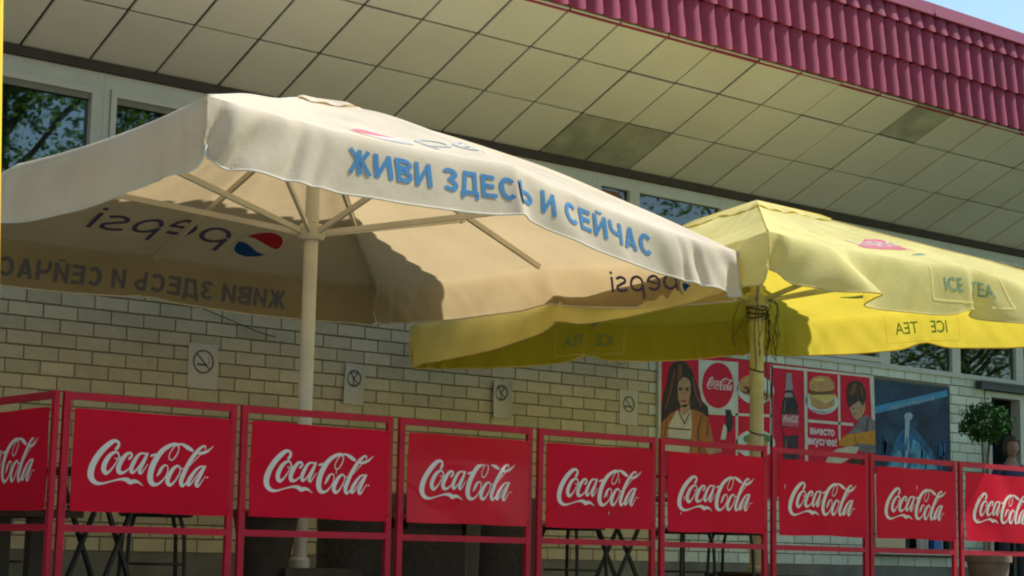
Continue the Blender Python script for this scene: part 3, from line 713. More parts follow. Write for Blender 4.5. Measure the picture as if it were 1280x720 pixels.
# red sticker strip in the top of the far windows
sg = thing('window_sign', 'strip of red shop lettering at the top of the windows right of the yellow umbrella', 'sign', (16.7, 11.78, 3.2))
MB().box(16.1, 18.2, 11.775, 11.783, 3.08, 3.31).build('board', pm('pale'), sg)
wrap(text_flat('МАГАЗИН', .15, .02, None), lambda u, v, o: (17.1 + u, 11.775 - .004, 3.12 + v), off=1, both=False).build('lettering', pm('red'), sg)
tag(MB().box(10.86, 11.06, 11.83, 11.836, 3.21, 3.265).build('window_sticker', pm('brown'), org=(10.97, 11.83, 3.2)), 'small dull brown sticker high in the narrow window above the cream umbrella', 'sticker')

# ------------------------------------------------------------------ posters and papers on the wall
LOGOF = Flat()
for s_ in LOGO: LOGOF.stroke(s_, 5, .77)
po = thing('menu_poster', 'long red advertising poster with burgers and two people on the brick wall', 'poster', (13.0, 11.775, .6))
MB().box(11.52, 14.53, 11.774, 11.796, .6, 1.875).build('board', pm('red'), po)
MB().box(11.505, 11.535, 11.768, 11.797, .6, 1.86).build('edge_strip', pm('pale'), po)
groups = {}
for nm, c, l, pts in POSTER:
    groups.setdefault(nm.split('_')[0] if nm.startswith(('woman', 'boy', 'shirt')) else nm, []).append((c, l, pts))
for nm, c, l, pts in POSTER:
    MB().prism(pts, 11.774 - .0012 * l, 11.774).build(nm, pm(c), po)
lx = lambda s: [(x, z) for x, z in s]
sc_ = .36 / .70
wrap(Flat().join(LOGOF, sc=sc_), lambda u, v, o: (12.09 + u + 0, 11.7688, 1.50 + v), both=False).build('lettering', M_LOGO, po)
wrap(Flat().join(LOGOF, sc=.32), lambda u, v, o: (13.14 + u, 11.7672, 1.28 + v), both=False).build('lettering', M_LOGO, po)
for tx, zz in (('вместо', 1.235), ('вкуснее!', 1.135)):
    wrap(text_flat(tx, .075, .03, None, sx=1.0), lambda u, v, o: (13.735 + u, 11.7715, zz + v), both=False).build('lettering', M_LOGO, po)
DET = [('hair_strand', 'brown', 3.4, [(11.70, 1.72), (11.72, 1.70), (11.66, 1.50), (11.60, 1.33), (11.585, 1.34), (11.64, 1.52)]),
 ('hair_strand', 'brown', 3.4, [(11.93, 1.66), (11.95, 1.66), (12.00, 1.50), (12.07, 1.40), (12.05, 1.39), (11.97, 1.49)]),
 ('hair_strand', 'brown', 3.4, [(11.76, 1.76), (11.79, 1.77), (11.80, 1.68), (11.745, 1.60), (11.735, 1.62)]),
 ('nose_shade', 'bun', 5, [(11.822, 1.54), (11.832, 1.54), (11.842, 1.475), (11.815, 1.475)]),
 ('cheek_shade', 'bun', 4, [(11.905, 1.55), (11.885, 1.50), (11.875, 1.43), (11.896, 1.43), (11.91, 1.52)]),
 ('jacket_fold', 'brown', 5.6, [(12.05, 1.33), (12.07, 1.33), (12.02, 1.17), (12.05, .97), (12.02, .97), (11.99, 1.17)]),
 ('jacket_fold', 'brown', 5.6, [(12.13, 1.28), (12.15, 1.27), (12.14, 1.12), (12.12, 1.12)]),
 ('jacket_fold', 'brown', 5.6, [(11.60, 1.25), (11.615, 1.25), (11.59, 1.10), (11.575, 1.10)]),
 ('collar', 'brown', 4.6, [(11.76, 1.34), (11.835, 1.24), (11.90, 1.34), (11.90, 1.315), (11.835, 1.215), (11.76, 1.315)]),
 ('bun_shade', 'brown', 4.6, [(13.56, 1.655), (13.60, 1.643), (13.70, 1.638), (13.86, 1.66), (13.90, 1.68), (13.86, 1.675), (13.70, 1.652)]),
 ('bun_light', 'cheese', 4.6, [(13.62, 1.76), (13.70, 1.785), (13.78, 1.785), (13.74, 1.765), (13.66, 1.75)]),
 ('bun_shade', 'brown', 4.6, [(12.57, 1.585), (12.62, 1.565), (12.70, 1.553), (12.78, 1.575), (12.70, 1.572), (12.62, 1.58)]),
 ('plate_shade', 'grey', 2.6, [(13.56, 1.475), (13.65, 1.452), (13.78, 1.449), (13.90, 1.49), (13.78, 1.462), (13.65, 1.463)]),
 ('bottle_light', 'grey', 4.6, [(13.19, 1.53), (13.205, 1.53), (13.185, 1.42), (13.17, 1.42)]),
 ('bottle_light', 'grey', 4.6, [(13.20, 1.17), (13.215, 1.17), (13.21, 1.02), (13.195, 1.02)]),
 ('hair_light', 'brown', 4.6, [(14.20, 1.77), (14.26, 1.785), (14.24, 1.70), (14.17, 1.64), (14.15, 1.68)]),
 ('hair_light', 'brown', 4.6, [(14.31, 1.75), (14.34, 1.73), (14.35, 1.65), (14.33, 1.64)]),
 ('cheek_shade', 'bun', 3.6, [(14.36, 1.60), (14.374, 1.60), (14.38, 1.52), (14.33, 1.455), (14.32, 1.47), (14.355, 1.53)]),
 ('boy_mouth', 'lip', 3.6, [(14.205, 1.475), (14.26, 1.485), (14.25, 1.468), (14.215, 1.462)]),
 ('shirt_fold', 'hair', 4.6, [(14.42, 1.44), (14.44, 1.44), (14.40, 1.30), (14.38, 1.30)]),
 ('shirt_fold', 'brown', 5.6, [(14.20, 1.27), (14.215, 1.27), (14.25, 1.17), (14.235, 1.17)])]
for nm, c, l, pts in DET:
    MB().prism(pts, 11.774 - .0012 * l, 11.774).build(nm, pm(c), po)
for k in range(9):
    sx_, sz_ = 13.62 + .03 * k, 1.755 + .02 * math.sin(k * 2.3)
    MB().prism([(sx_, sz_), (sx_ + .009, sz_ + .003), (sx_ + .012, sz_ + .009), (sx_ + .003, sz_ + .006)], 11.767, 11.774).build('sesame_seed', pm('cream'), po)
for pts in ([(11.768, 1.538), (11.80, 1.540), (11.80, 1.526), (11.768, 1.526)], [(11.852, 1.544), (11.886, 1.544), (11.886, 1.530), (11.852, 1.530)], [(14.19, 1.53), (14.22, 1.535), (14.22, 1.522), (14.19, 1.517)]):
    MB().prism(pts, 11.7675, 11.774).build('eye', pm('hair'), po)
bp = thing('bird_poster', 'dark blue window poster with a pale long-necked bird and cyan text band', 'poster', (15.1, 11.78, .88))
MB().box(14.53, 15.76, 11.778, 11.79, .9, 1.835).build('backing', pm('navy'), bp)
for nm, c, l, pts in OSTR:
    MB().prism(pts, 11.778 - .0015 * l, 11.778).build(nm, pm(c), bp)
BL = Flat().join(text_flat('СПЕЦИАЛЬНОЕ ПРЕДЛОЖЕНИЕ', .036, .012, None, sx=.95))
wrap(BL, lambda u, v, o: (15.13 + u, 11.7735, 1.62 + u * .215 + v), both=False).build('lettering', pm('pale2'), bp)
for xx in (14.7, 15.0, 15.3, 15.6):
    a = MB()
    for k in range(5):
        cx, cz = xx + rnd.uniform(-.06, .06), 1.0 + rnd.uniform(0, .25)
        a.prism([(cx - .02, cz - .07), (cx + .01, cz - .08), (cx + .02, cz + .05), (cx, cz + .08)], 11.7715, 11.774)
    a.build('feather', pm('blue2'), bp)
bk_ = thing('blue_box', 'small bright blue box on the shop window sill beneath the bird poster', 'box', (15.45, 11.76, .125))
MB().box(15.40, 15.53, 11.72, 11.785, .125, .30).build('carton', mat('box_blue', (.01, .10, .35), .5), bk_)
MB().box(15.398, 15.532, 11.718, 11.787, .30, .315).build('lid', mat('box_blue_dark', (.01, .06, .22), .5), bk_)
bk_ = thing('striped_pack', 'small black and white striped pack on the shop window sill', 'packet', (15.25, 11.76, .125))
for k in range(7):
    MB().box(15.2 + .016 * k, 15.2 + .016 * (k + 1) - .001, 11.73, 11.785, .125, .27).build('stripe', pm('hair') if k % 2 else pm('white'), bk_)
tag(MB().box(14.502, 15.788, 11.70, 11.789, .10, .122).build('window_ledge', M_FRAME, org=(15.1, 11.75, .1)), 'thin pale ledge under the shop window', 'ledge')

def paper(cx, cz, wd_, hg, label, kind, tilt=0, curl=.0, ring=.085, dz=.05):
    t = thing('paper_sign', label, 'sign', (cx, 11.79, cz - hg / 2), group='pictogram papers taped to the brick wall')
    ct, stt = math.cos(tilt), math.sin(tilt)
    def fn(u, v, o=0):
        x, z = u * ct - v * stt, u * stt + v * ct
        c = curl * max(0, abs(u) / (wd_ / 2) - .3) ** 2 + curl * .8 * (v / hg + .1) ** 2
        return (cx + x, 11.793 - c - o, cz + z)
    P = [[fn(-wd_ / 2 + wd_ * i / 8, -hg / 2 + hg * j / 10) for j in range(11)] for i in range(9)]
    Q = [[fn(-wd_ / 2 + wd_ * i / 8, -hg / 2 + hg * j / 10, -.001) for j in range(11)] for i in range(9)]
    b = MB().grid(P, flip=False); b.grid(Q, flip=True); b.build('sheet', M_PAPER, t, smooth=True)
    f = Flat(); f.arc(0, dz, ring, ring, 0, 360, .013, 28)
    f.seg((-ring * .68, dz + ring * .68), (ring * .68, dz - ring * .68), .011)
    f2 = Flat()
    if kind == 'smoke':
        f2.seg((-.055, dz - .022), (.035, dz - .022), .016); f2.stroke([(.045, dz - .01, .005), (.05, dz + .01, .005), (.04, dz + .03, .005)])
    else:
        f2.stroke([(-.04, dz + .045, .012), (-.005, dz + .0, .014), (0, dz - .05, .010)]); f2.seg((-.045, dz + .045), (.04, dz + .045), .008)
        f2.seg((.035, dz + .045), (.0, dz + .0), .012); f2.seg((-.03, dz - .052), (.03, dz - .052), .009)
    wrap(f, fn, off=.0015, both=False).build('ring', M_INK, t); wrap(f2, fn, off=.0015, both=False).build('pictogram', M_INK, t)
    return t
paper(6.84, 1.345, .25, .33, 'translucent no-smoking paper above the first banner, left of the umbrella pole', 'smoke', ring=.082, dz=.035)
paper(8.19, 1.315, .19, .32, 'white no-drinking paper just right of the cream umbrella pole, in the paler light', 'glass', tilt=-.04, curl=.03, ring=.062, dz=.045)
paper(9.69, 1.30, .20, .31, 'curled no-drinking paper below the hanging corner of the yellow umbrella', 'glass', tilt=.02, curl=.05, ring=.062, dz=.055)
paper(11.16, 1.33, .22, .31, 'no-smoking paper nearest the poster of the dark haired woman', 'smoke', ring=.066, dz=.03)
lp = thing('wall_lamp', 'round frosted globe lamp on the brick wall under the yellow umbrella', 'lamp', (11.04, 11.79, 1.75))
MB().lathe([(0, -.058)] + [(.058 * math.sin(math.pi * k / 10), -.058 * math.cos(math.pi * k / 10)) for k in range(1, 10)] + [(0, .058)], (11.04, 11.70, 1.80), 16).build('globe', M_GLOBE, lp, smooth='all')
MB().tube([(11.04, 11.70, 1.74), (11.04, 11.72, 1.71), (11.04, 11.8, 1.71)], .009).build('bracket', M_STEELW, lp)
MB().lathe([(0, 0), (.03, 0), (.03, .012), (0, .012)], (11.04, 11.70, 1.735), 12).build('collar', M_STEELW, lp)
wv = catmull([(6.7, 11.78, 1.80), (7.0, 11.775, 1.72), (7.3, 11.775, 1.64), (7.45, 11.78, 1.62)], 5)
tag(MB().tube(wv, .004, 5).build('wall_cable', M_CORD, org=(7.0, 11.78, 1.7)), 'thin brown cable sagging diagonally across the brick under the cream umbrella', 'cable')

# ------------------------------------------------------------------ umbrellas
def pepsi_word(H, wd_):
    """five rounded letters, x-height H, starting at x = 0"""
    f = Flat(); s = H * .155; r = H / 2 - s / 2; x = s / 2
    f.seg((x, r), (x - .02 * H, -H * .45), s); f.arc(x + r, H / 2, r, r, -150, 180, s, 26); x += 2 * r + H * .34
    f.arc(x + r, H / 2, r, r, 15, 318, s, 26); f.stroke([(x + s * .2, H * .42, s * .8), (x + r, H * .50, s * .8), (x + 2 * r, H * .62, s * .8)]); x += 2 * r + H * .34
    f.seg((x, r), (x - .02 * H, -H * .45), s); f.arc(x + r, H / 2, r, r, -150, 180, s, 26); x += 2 * r + H * .3
    f.stroke([(x + 1.65 * r, H * .86, s), (x + r, H * .94, s), (x + .3 * r, H * .80, s), (x + .35 * r, H * .62, s), (x + r, H * .5, s), (x + 1.65 * r, H * .36, s), (x + 1.6 * r, H * .16, s), (x + .9 * r, H * .06, s), (x + .1 * r, H * .14, s)]); x += 1.75 * r + H * .34
    f.seg((x, 0), (x, H * .98), s); f.arc(x, H * 1.24, s * .3, s * .3, 0, 360, s * .6, 12)
    k = wd_ / (x + s / 2); return f.xf(lambda a, b: (a * k, b))
def globe(r):
    xs = [-r + 2 * r * i / 24 for i in range(25)]
    ci = lambda x: math.sqrt(max(0, r * r - x * x))
    c1 = lambda x: max(-ci(x), min(ci(x), .16 * r + .30 * r * math.sin(x / r * 1.6 + .2)))
    c2 = lambda x: max(-ci(x), min(ci(x), -.30 * r + .34 * r * math.sin(x / r * 1.9 - .2)))
    a = Flat().halves(c1, ci, xs); b = Flat().halves(c2, c1, xs); c = Flat().halves(lambda x: -ci(x), c2, xs)
    ring = Flat().arc(0, 0, r + .006, r + .006, 0, 360, .012, 32)
    return a, b, c, ring

PROF = [(0., 0.)]
for i_ in range(60):
    th_ = R(86) - (R(86) - R(30)) * math.exp(-(i_ * .01) / .035)
    PROF.append((PROF[-1][0] + .01 * math.cos(th_), PROF[-1][1] + .01 * math.sin(th_)))
def prof(l):
    l = max(0, l) / .01; i_ = min(int(l), 58); f_ = l - i_
    return tuple(p + (q - p) * f_ for p, q in zip(PROF[i_], PROF[i_ + 1]))
class Umb:
    def __init__(s, corners, peak, h, mids, seed, cuts, amp, flare=(.07, .04, .05, .06)):
        s.c = [Vector(p) for p in corners]; s.pk = Vector(peak); s.h = h; s.md = mids; s.seed = seed; s.cuts = cuts; s.amp = amp; s.flare = flare
        s.L = [(s.c[(k + 1) % 4] - s.c[k]).length for k in range(4)]
    hs = [(1, 1)] * 4; puff = 0
    def out(s, k):
        e = s.c[(k + 1) % 4] - s.c[k]; return Vector((e.y, -e.x, 0)).normalized()
    def fold(s, k, u):
        a, b = s.c[k], s.c[(k + 1) % 4]; m = (a + b) / 2 + Vector((0, 0, s.md[k])) + s.out(k) * .02
        if u < .5: p, q, v = a, m, u * 2
        else: p, q, v = m, b, u * 2 - 1
        P = p.lerp(q, v); sg = 4 * v * (1 - v)
        P.z -= .022 * sg; P -= s.out(k) * .03 * sg
        return P
    def slope(s, k, u, b):
        f = s.fold(k, min(1, max(0, u))); P = s.pk.lerp(f, b)
        v = (u * 2) % 1; sg = 4 * v * (1 - v)
        P.z += (.004 + (s.puff * min(1, max(0, u)) if k == 0 else 0)) * math.sin(math.pi * min(b, 1)) - .035 * sg * math.sin(math.pi * min(1, b) ** 1.5)
        q = noise.noise(Vector((P.x * 1.7 + s.seed, P.y * 1.7, b * 2))) * .5 + noise.noise(Vector((u * 22 + s.seed, b * 3.0, k * 5))) * .35
        P.z += q * .024 * min(1, 3 * (1 - b) + .15) * min(1, b * 3)
        return P
    def val(s, k, x, dn):
        """x metres along the side, dn metres below the fold"""
        L = s.L[k]; u = min(1, max(0, x / L)); P = s.fold(k, u); t = dn / s.h
        o = s.out(k); e = (s.c[(k + 1) % 4] - s.c[k]).normalized()
        ed = min(x, L - x)
        w1 = noise.noise(Vector((x * 3.1 + dn * 2.2 * (1 if x < L / 2 else -1) + s.seed * 3.7, k * 9.1, dn * 1.2)))
        w2 = noise.noise(Vector((x * 8.5 + dn * 7.5 + s.seed, k * 5.3, 3 + dn * 1.5)))
        cr = math.exp(-(ed / .55) ** 2)
        ph = x * 30 + dn * (16 if x < L / 2 else -6) + 1.5 * math.sin(x * 11)
        w3 = (math.sin(ph) + .35 * math.sin(2 * ph + .8)) * cr
        a = s.amp[k]
        po_, pd_ = prof(dn); cg = 1 - math.exp(-(ed / .12) ** 2)
        disp = (.055 * w1 + (.012 + .05 * cr) * w2 + .045 * w3) * a * (t ** .8) * (1 - .5 * t) * 1.5 + (po_ + s.flare[k] * dn) * cg
        mid = math.exp(-((x - L / 2) / .05) ** 2)
        disp += .03 * mid * t
        if (k, 'curl') in s.cuts: disp += .34 * t * math.exp(-((x - .46) / .20) ** 2) + .26 * t * math.exp(-((x - 2.42) / .22) ** 2) - .10 * t * math.exp(-((x - 1.98) / .10) ** 2)
        return P + o * disp + Vector((0, 0, -(pd_ * cg + dn * (1 - cg))))
    def hb(s, k, x):
        L = s.L[k]; ed = min(x, L - x); c = s.cuts.get((k, 0 if x < L / 2 else 1), .10); lo = .66 if c < .2 else .25
        f = 1 if ed >= c else lo + (1 - lo) * math.sqrt(max(0, 1 - ((c - ed) / c) ** 2))
        f *= 1 - (.05 if s.puff else .13) * math.exp(-((x - L / 2) / .16) ** 2) + .015 * math.sin(x * 2 * math.pi / L * 2 - math.pi / 2)
        return s.h * f * (s.hs[k][0] + (s.hs[k][1] - s.hs[k][0]) * x / L)
    def nrm(s, fn, a, b, e=.01):
        p = fn(a, b); du = fn(a + e, b) - p; dv = fn(a, b + e) - p; return du.cross(dv).normalized()
    def vmap(s, k, x0, y0, sc=1):
        """flat shape -> valance; flat x runs along the side, flat y upward"""
        fn = lambda a, b: s.val(k, a, b)
        def f(u, v, off):
            a, b = x0 + u * sc, y0 - v * sc; n_ = s.nrm(fn, a, b)
            if n_.dot(s.out(k)) < 0: n_ = -n_
            return fn(a, b) + n_ * off
        return f
    def smap(s, k, x0, y0, sc=1):
        SL = (s.pk - (s.c[k] + s.c[(k + 1) % 4]) / 2).length; L = s.L[k]
        fn = lambda a, b: s.slope(k, a, b)
        def f(u, v, off):
            b = 1 - (y0 + v * sc) / SL; a = .5 + (x0 + u * sc) / (L * b); n_ = s.nrm(fn, a, b, .004)
            if n_.z < 0: n_ = -n_
            return fn(a, b) + n_ * off
        return f

def umbrella(U, root, m_cloth, m_pipe, m_steel, hubz, base_z, r_pole, vent=True):
    px, py = U.pk.x, U.pk.y
    MB().tube([(px, py, base_z), (px, py, hubz - .02), (px, py, U.pk.z - .05)], [r_pole, r_pole, r_pole * .9], 18).build('pole', m_steel, root, smooth=True)
    b = MB(); b.box(px - .33, px + .33, py - .33, py + .33, -.3, base_z - .10); b.box(px - .27, px + .27, py - .27, py + .27, base_z - .10, base_z - .03)
    b.build('base', M_DARKWOOD, root)
    MB().lathe([(0, 0), (.062, 0), (.062, .05), (.05, .06), (0, .06)], (px, py, base_z - .03), 14).build('base_socket', m_steel, root, smooth=True)
    MB().lathe([(r_pole + .001, -.05), (r_pole + .03, -.05), (r_pole + .045, -.02), (r_pole + .045, .03), (r_pole + .02, .05), (r_pole + .001, .05)], (px, py, hubz), 16).build('runner_hub', m_steel, root, smooth=True)
    MB().lathe([(0, -.16), (.07, -.16), (.085, -.12), (.085, -.07), (.05, -.05), (0, -.05)], (px, py, U.pk.z), 16).build('top_hub', m_steel, root, smooth=True)
    for k in range(4):
        for mid in (0, 1):
            end = U.fold(k, .5 * mid) - Vector((0, 0, .022)); end = end + (Vector((px, py, end.z)) - end).normalized() * .03
            top = Vector((px, py, U.pk.z - .10))
            bd = [top.lerp(end, t) + Vector((0, 0, .004 * math.sin(math.pi * t))) for t in (0, .2, .4, .6, .8, 1)]
            rb = MB()
            for i in range(5): rb.bar(bd[i], bd[i + 1], .022, .034)
            rb_ = rb.build('rib', m_steel, root)
            q = bd[3].lerp(bd[4], .2 if mid else 0) + Vector((0, 0, -.03))
            d = (Vector((q.x, q.y, 0)) - Vector((px, py, 0))).normalized()
            a = Vector((px, py, hubz)) + d * (r_pole + .035)
            MB().bar(a, q, .020, .034).build('strut', m_steel, rb_)
            MB().bar(q + Vector((0, 0, -.02)) - d * .03, q + Vector((0, 0, .03)) + d * .02, .03, .02).build('bracket', m_steel, rb_)
    # cloth roof
    nu, nv = 56, 26; b = MB()
    for k in range(4):
        b.grid([[U.slope(k, i / nu, .012 + .988 * j / nv) for j in range(nv + 1)] for i in range(nu + 1)])
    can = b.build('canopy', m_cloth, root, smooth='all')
    if vent:
        b = MB(); 
        for k in range(4):
            P = []
            for i in range(25):
                row = []
                for j in range(7):
                    t = j / 6; q = U.slope(k, i / 24, .012 + .20 * t); q.z += .014 + .010 * t + .006 * math.sin(i * 1.3 + k) * t - (.012 if j == 6 else 0)
                    row.append(q)
                P.append(row)
            b.grid(P)
        b.build('vent_cap', m_cloth, can, smooth='all')
    vals = []
    for k in range(4):
        n, m = 190, 12; L = U.L[k]
        P = [[U.val(k, L * i / n, U.hb(k, L * i / n) * j / m) for j in range(m + 1)] for i in range(n + 1)]
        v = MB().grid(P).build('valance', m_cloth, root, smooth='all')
        MB().tube([r_[-1] for r_ in P], .0055, 5).build('piping', m_pipe, v, smooth='all')
        vals.append(v)
    # hem seams running down the hips
    for k in range(4):
        MB().tube([U.slope(k, 0, .02 + .98 * j / 20) + Vector((0, 0, .002)) for j in range(21)], .005, 5).build('hip_seam', m_pipe, can, smooth='all')
    return can, vals

u1 = thing('patio_umbrella', 'large cream square umbrella with blue lettering on its valance, on a white pole', 'umbrella', (6.11, 9.3, -.3), group='patio umbrellas on the terrace')
U1 = Umb([(4.2591, 7.4152, 2.13), (8.1907, 7.6723, 1.88), (7.9611, 11.1848, 2.01), (4.0295, 10.9277, 1.97)], (6.11, 9.3, 2.78), .30, [.105, .05, 0, 0], 1.3, {(1, 1): .04, (2, 0): .04}, [.75, .5, .35, .28])
U1.puff = .09; U1.hs = [(1.16, .98), (1, 1), (1.03, 1.03), (1.3, 1.22)]
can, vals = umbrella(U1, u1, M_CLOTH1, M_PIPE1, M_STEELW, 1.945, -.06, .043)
slog = bold_letters('ЖИВИ ЗДЕСЬ И СЕЙЧАС', .128, .024)
wx = max(v[0] for v in slog.v) - min(v[0] for v in slog.v)
slog.xf(lambda a, b: (a * 2.26 / wx, b))
wrap(Flat().join(slog), U1.vmap(0, 1.98, .225), off=.0035, mi2=1).build('lettering', [M_BLUE, M_BACKINK], vals[0])
wrap(Flat().join(slog), U1.vmap(2, 1.98, .25), off=.0035, mi2=1).build('lettering', [M_BLUE, M_BACKINK], vals[2])
def pepsi(side, gx, gy, r, tx, ty, H, wd_, parent, mp):
    for fl, m, nm in zip(globe(r), (M_LRED, M_LWHITE, M_NAVY, M_LWHITE), ('emblem_top', 'emblem_wave', 'emblem_base', 'emblem_ring')):
        wrap(fl, mp(side, gx, gy), off=.0035, mi2=1).build(nm, [{M_LRED: M_FRED, M_NAVY: M_FBLUE}.get(m, m) if parent is can else m, m], parent)
    wrap(pepsi_word(H, wd_), mp(side, tx, ty), off=.0035, mi2=1).build('lettering', [M_FBLUE if parent is can else M_BLUEP, M_BLUEP], parent)
for sd in (0, 2):
    pepsi(sd, -.62, .36, .17, -.37, .28, .19, 1.07, can, U1.smap)
pepsi(1, .41, .165, .085, .53, .20, .105, .60, vals[1], U1.vmap)
pepsi(3, .41, .165, .085, .53, .20, .105, .60, vals[3], U1.vmap)

u2 = thing('patio_umbrella', 'large faded yellow umbrella with drooping scalloped valance, on a pole wound with cord', 'umbrella', (10.11, 9.3, -.3), group='patio umbrellas on the terrace')
U2 = Umb([(8.2214, 7.4676, 2.0), (11.9406, 7.3932, 1.99), (12.0154, 11.1324, 2.15), (8.2962, 11.2068, 1.73)], (10.11, 9.3, 2.70), .33, [0, 0, 0, 0], 8.1,
         {(0, 0): .34, (0, 'curl'): 1, (1, 0): .5, (3, 1): .06, (1, 1): .05, (2, 0): .05}, [.9, .9, .9, .5], (.10, .05, .06, .04))
U2.hs = [(1.16, 1.1), (1, 1.02), (1, 1), (1, 1)]
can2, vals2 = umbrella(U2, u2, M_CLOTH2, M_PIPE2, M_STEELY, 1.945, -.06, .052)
ice = text_flat('ICE', .10, .008, .03, sx=.9); tea = text_flat('TEA', .10, .008, .03, sx=.9)
for k in range(3):
    mp = U2.vmap(k, 1.86, .20)
    wrap(Flat().join(ice, -.16).join(tea, .17), mp, off=.0035).build('lettering', M_TEAL, vals2[k])
    fr = Flat()
    for a, b_ in (((-.37, -.07), (.37, -.07)), ((.37, -.07), (.37, .17)), ((-.37, .17), (-.37, -.07))): fr.seg(a, b_, .012)
    wrap(fr, mp, off=.003 if k == 0 else -.003, both=False).build('outline', M_PALEY, vals2[k])
    mp = U2.smap(k, -.12, .62)
    pat = Flat()
    pat.halves(lambda x: -.15 + .10 * x, lambda x: .15 + .25 * x - .5 * abs(x), [-.34 + .68 * i / 20 for i in range(21)])
    wrap(pat, mp, off=.003).build('emblem', M_FRED, can2)
    wrap(text_flat('Lipton', .16, .016, .03, sx=.95), U2.smap(k, -.12, .565), off=.006).build('lettering', M_LWHITE, can2)
    lf = Flat()
    lf.halves(lambda x: .0 + .3 * x * x, lambda x: .06 + .1 * x, [-.2 + .4 * i / 12 for i in range(13)])
    wrap(lf, U2.smap(k, .25, .80), off=.003).build('leaf_print', M_TEAL, can2)
    lf2 = Flat().stroke([(-.3, 0, .02), (-.1, .05, .06), (.15, .02, .05), (.35, .06, .01)], 6)
    wrap(lf2, U2.smap(k, .15, .30), off=.003).build('leaf_print', M_TEAL, can2)

# dark cord wound round the yellow umbrella's hub, hanging in loops
cd = thing('string_light_cord', 'tangled dark cord hanging in loops around the top of the yellow umbrella pole', 'cord', (10.11, 9.3, 1.9))
r2 = random.Random(5)
b = MB()
for k in range(8):
    a0 = r2.uniform(0, 6.28); rr = r2.uniform(.06, .20); dr = r2.uniform(.12, .45); x, y = 10.11 + rr * math.cos(a0), 9.3 + rr * math.sin(a0)
    pts = [(10.11 + .07 * math.cos(a0), 9.3 + .07 * math.sin(a0), 1.93), (x, y, 1.9), (x + r2.uniform(-.04, .04), y + r2.uniform(-.04, .04), 1.9 - dr * .6), (x + r2.uniform(-.03, .03), y, 1.9 - dr), (x - .03, y + r2.uniform(-.05, .05), 1.9 - dr * .7), (10.11 + .08 * math.cos(a0 + .6), 9.3 + .08 * math.sin(a0 + .6), 1.86)]
    b.tube([Vector(p_) + Vector((r2.uniform(-1, 1), r2.uniform(-1, 1), r2.uniform(-1, 1))) * .009 for p_ in catmull(pts, 4)], r2.uniform(.0025, .004), 5)
for k in range(5):
    zz = 1.93 - .03 * k; b.tube([(10.11 + .075 * math.cos(t), 9.3 + .075 * math.sin(t), zz + .01 * math.sin(t * 2 + k)) for t in [6.283 * i / 16 for i in range(17)]], .006, 5)
for zz in (1.42, .95):
    b.tube([(10.11 + .056 * math.cos(t), 9.3 + .056 * math.sin(t), zz + .02 * math.sin(t)) for t in [6.283 * i / 16 for i in range(17)]], .006, 5)
b.tube(catmull([(10.15, 9.24, 1.9), (10.17, 9.23, 1.7), (10.155, 9.245, 1.5), (10.165, 9.24, 1.3), (10.15, 9.25, 1.1)], 6), .005, 5)
b.tube(catmull([(10.06, 9.25, 1.9), (10.02, 9.24, 1.7), (10.05, 9.25, 1.45), (10.04, 9.26, 1.42)], 6), .004, 5)
b.build('cord', M_CORD, cd)

# ------------------------------------------------------------------ banner barriers along the terrace edge
BW = 1.0117 * (1 - .0431)
def barrier():
    t = thing('banner_barrier', '-', 'barrier', (0, 0, 0), group='red framed drink banners along the terrace edge')
    s = .036
    for x in (s / 2, BW - s / 2):
        p = MB().box(x - s / 2, x + s / 2, -.013, .013, 0, 1.053).build('post', M_RED, t)
        MB().box(x - .045, x + .045, -.045, .045, .001, .012).build('foot', M_RED, p)
    for z, hh in ((1.033, .036), (.395, .034), (.12, .034)):
        MB().box(s + .0005, BW - s - .0005, -.012, .012, z - hh / 2, z + hh / 2).build('rail', M_RED, t)
    x0, x1, z0, z1 = .052, .932, .478, .972
    ny, nz = 16, 9
    def fn(u, v, o=0):
        uu, vv = (u - x0) / (x1 - x0), (v - z0) / (z1 - z0)
        return (u, -.024 - o + .006 * math.sin(uu * 7 + vv * 3) * math.sin(math.pi * vv) - .008 * math.sin(math.pi * uu) * vv, v + .004 * math.sin(uu * math.pi * 3) * (vv - .5))
    P = [[fn(x0 + (x1 - x0) * i / ny, z0 + (z1 - z0) * j / nz) for j in range(nz + 1)] for i in range(ny + 1)]
    Q = [[fn(x0 + (x1 - x0) * i / ny, z0 + (z1 - z0) * j / nz, -.003) for j in range(nz + 1)] for i in range(ny + 1)]
    b = MB().grid(P); b.grid(Q, flip=True)
    bn = b.build('banner', M_BANNER, t, smooth='all')
    wrap(LOGOF, lambda u, v, o: fn(x0 + .012 + u, z0 + v, .0022), both=False).build('lettering', M_LOGO, bn)
    for x in (.06, .924):
        for z in (.50, .95):
            MB().tube([(x, -.03, z), (x + (-.03 if x < .5 else .03), -.022, z + .012)], .004, 6).build('tie', M_RED, bn)
    return t
B0 = barrier()
blab = ['red banner barrier at the left front corner, first to the right of the angled one',
        'red banner barrier standing in front of the cream umbrella pole',
        'red banner barrier with a glossy creased sheen along its top edge',
        'red banner barrier immediately right of the one with the glossy creased sheen',
        'red banner barrier in front of the dark haired woman on the poster',
        'red banner barrier in front of the bottle and burger half of the poster',
        'red banner barrier in front of the blue bird poster window',
        'sunlit red banner barrier at the right end, in front of the clipped ball tree']
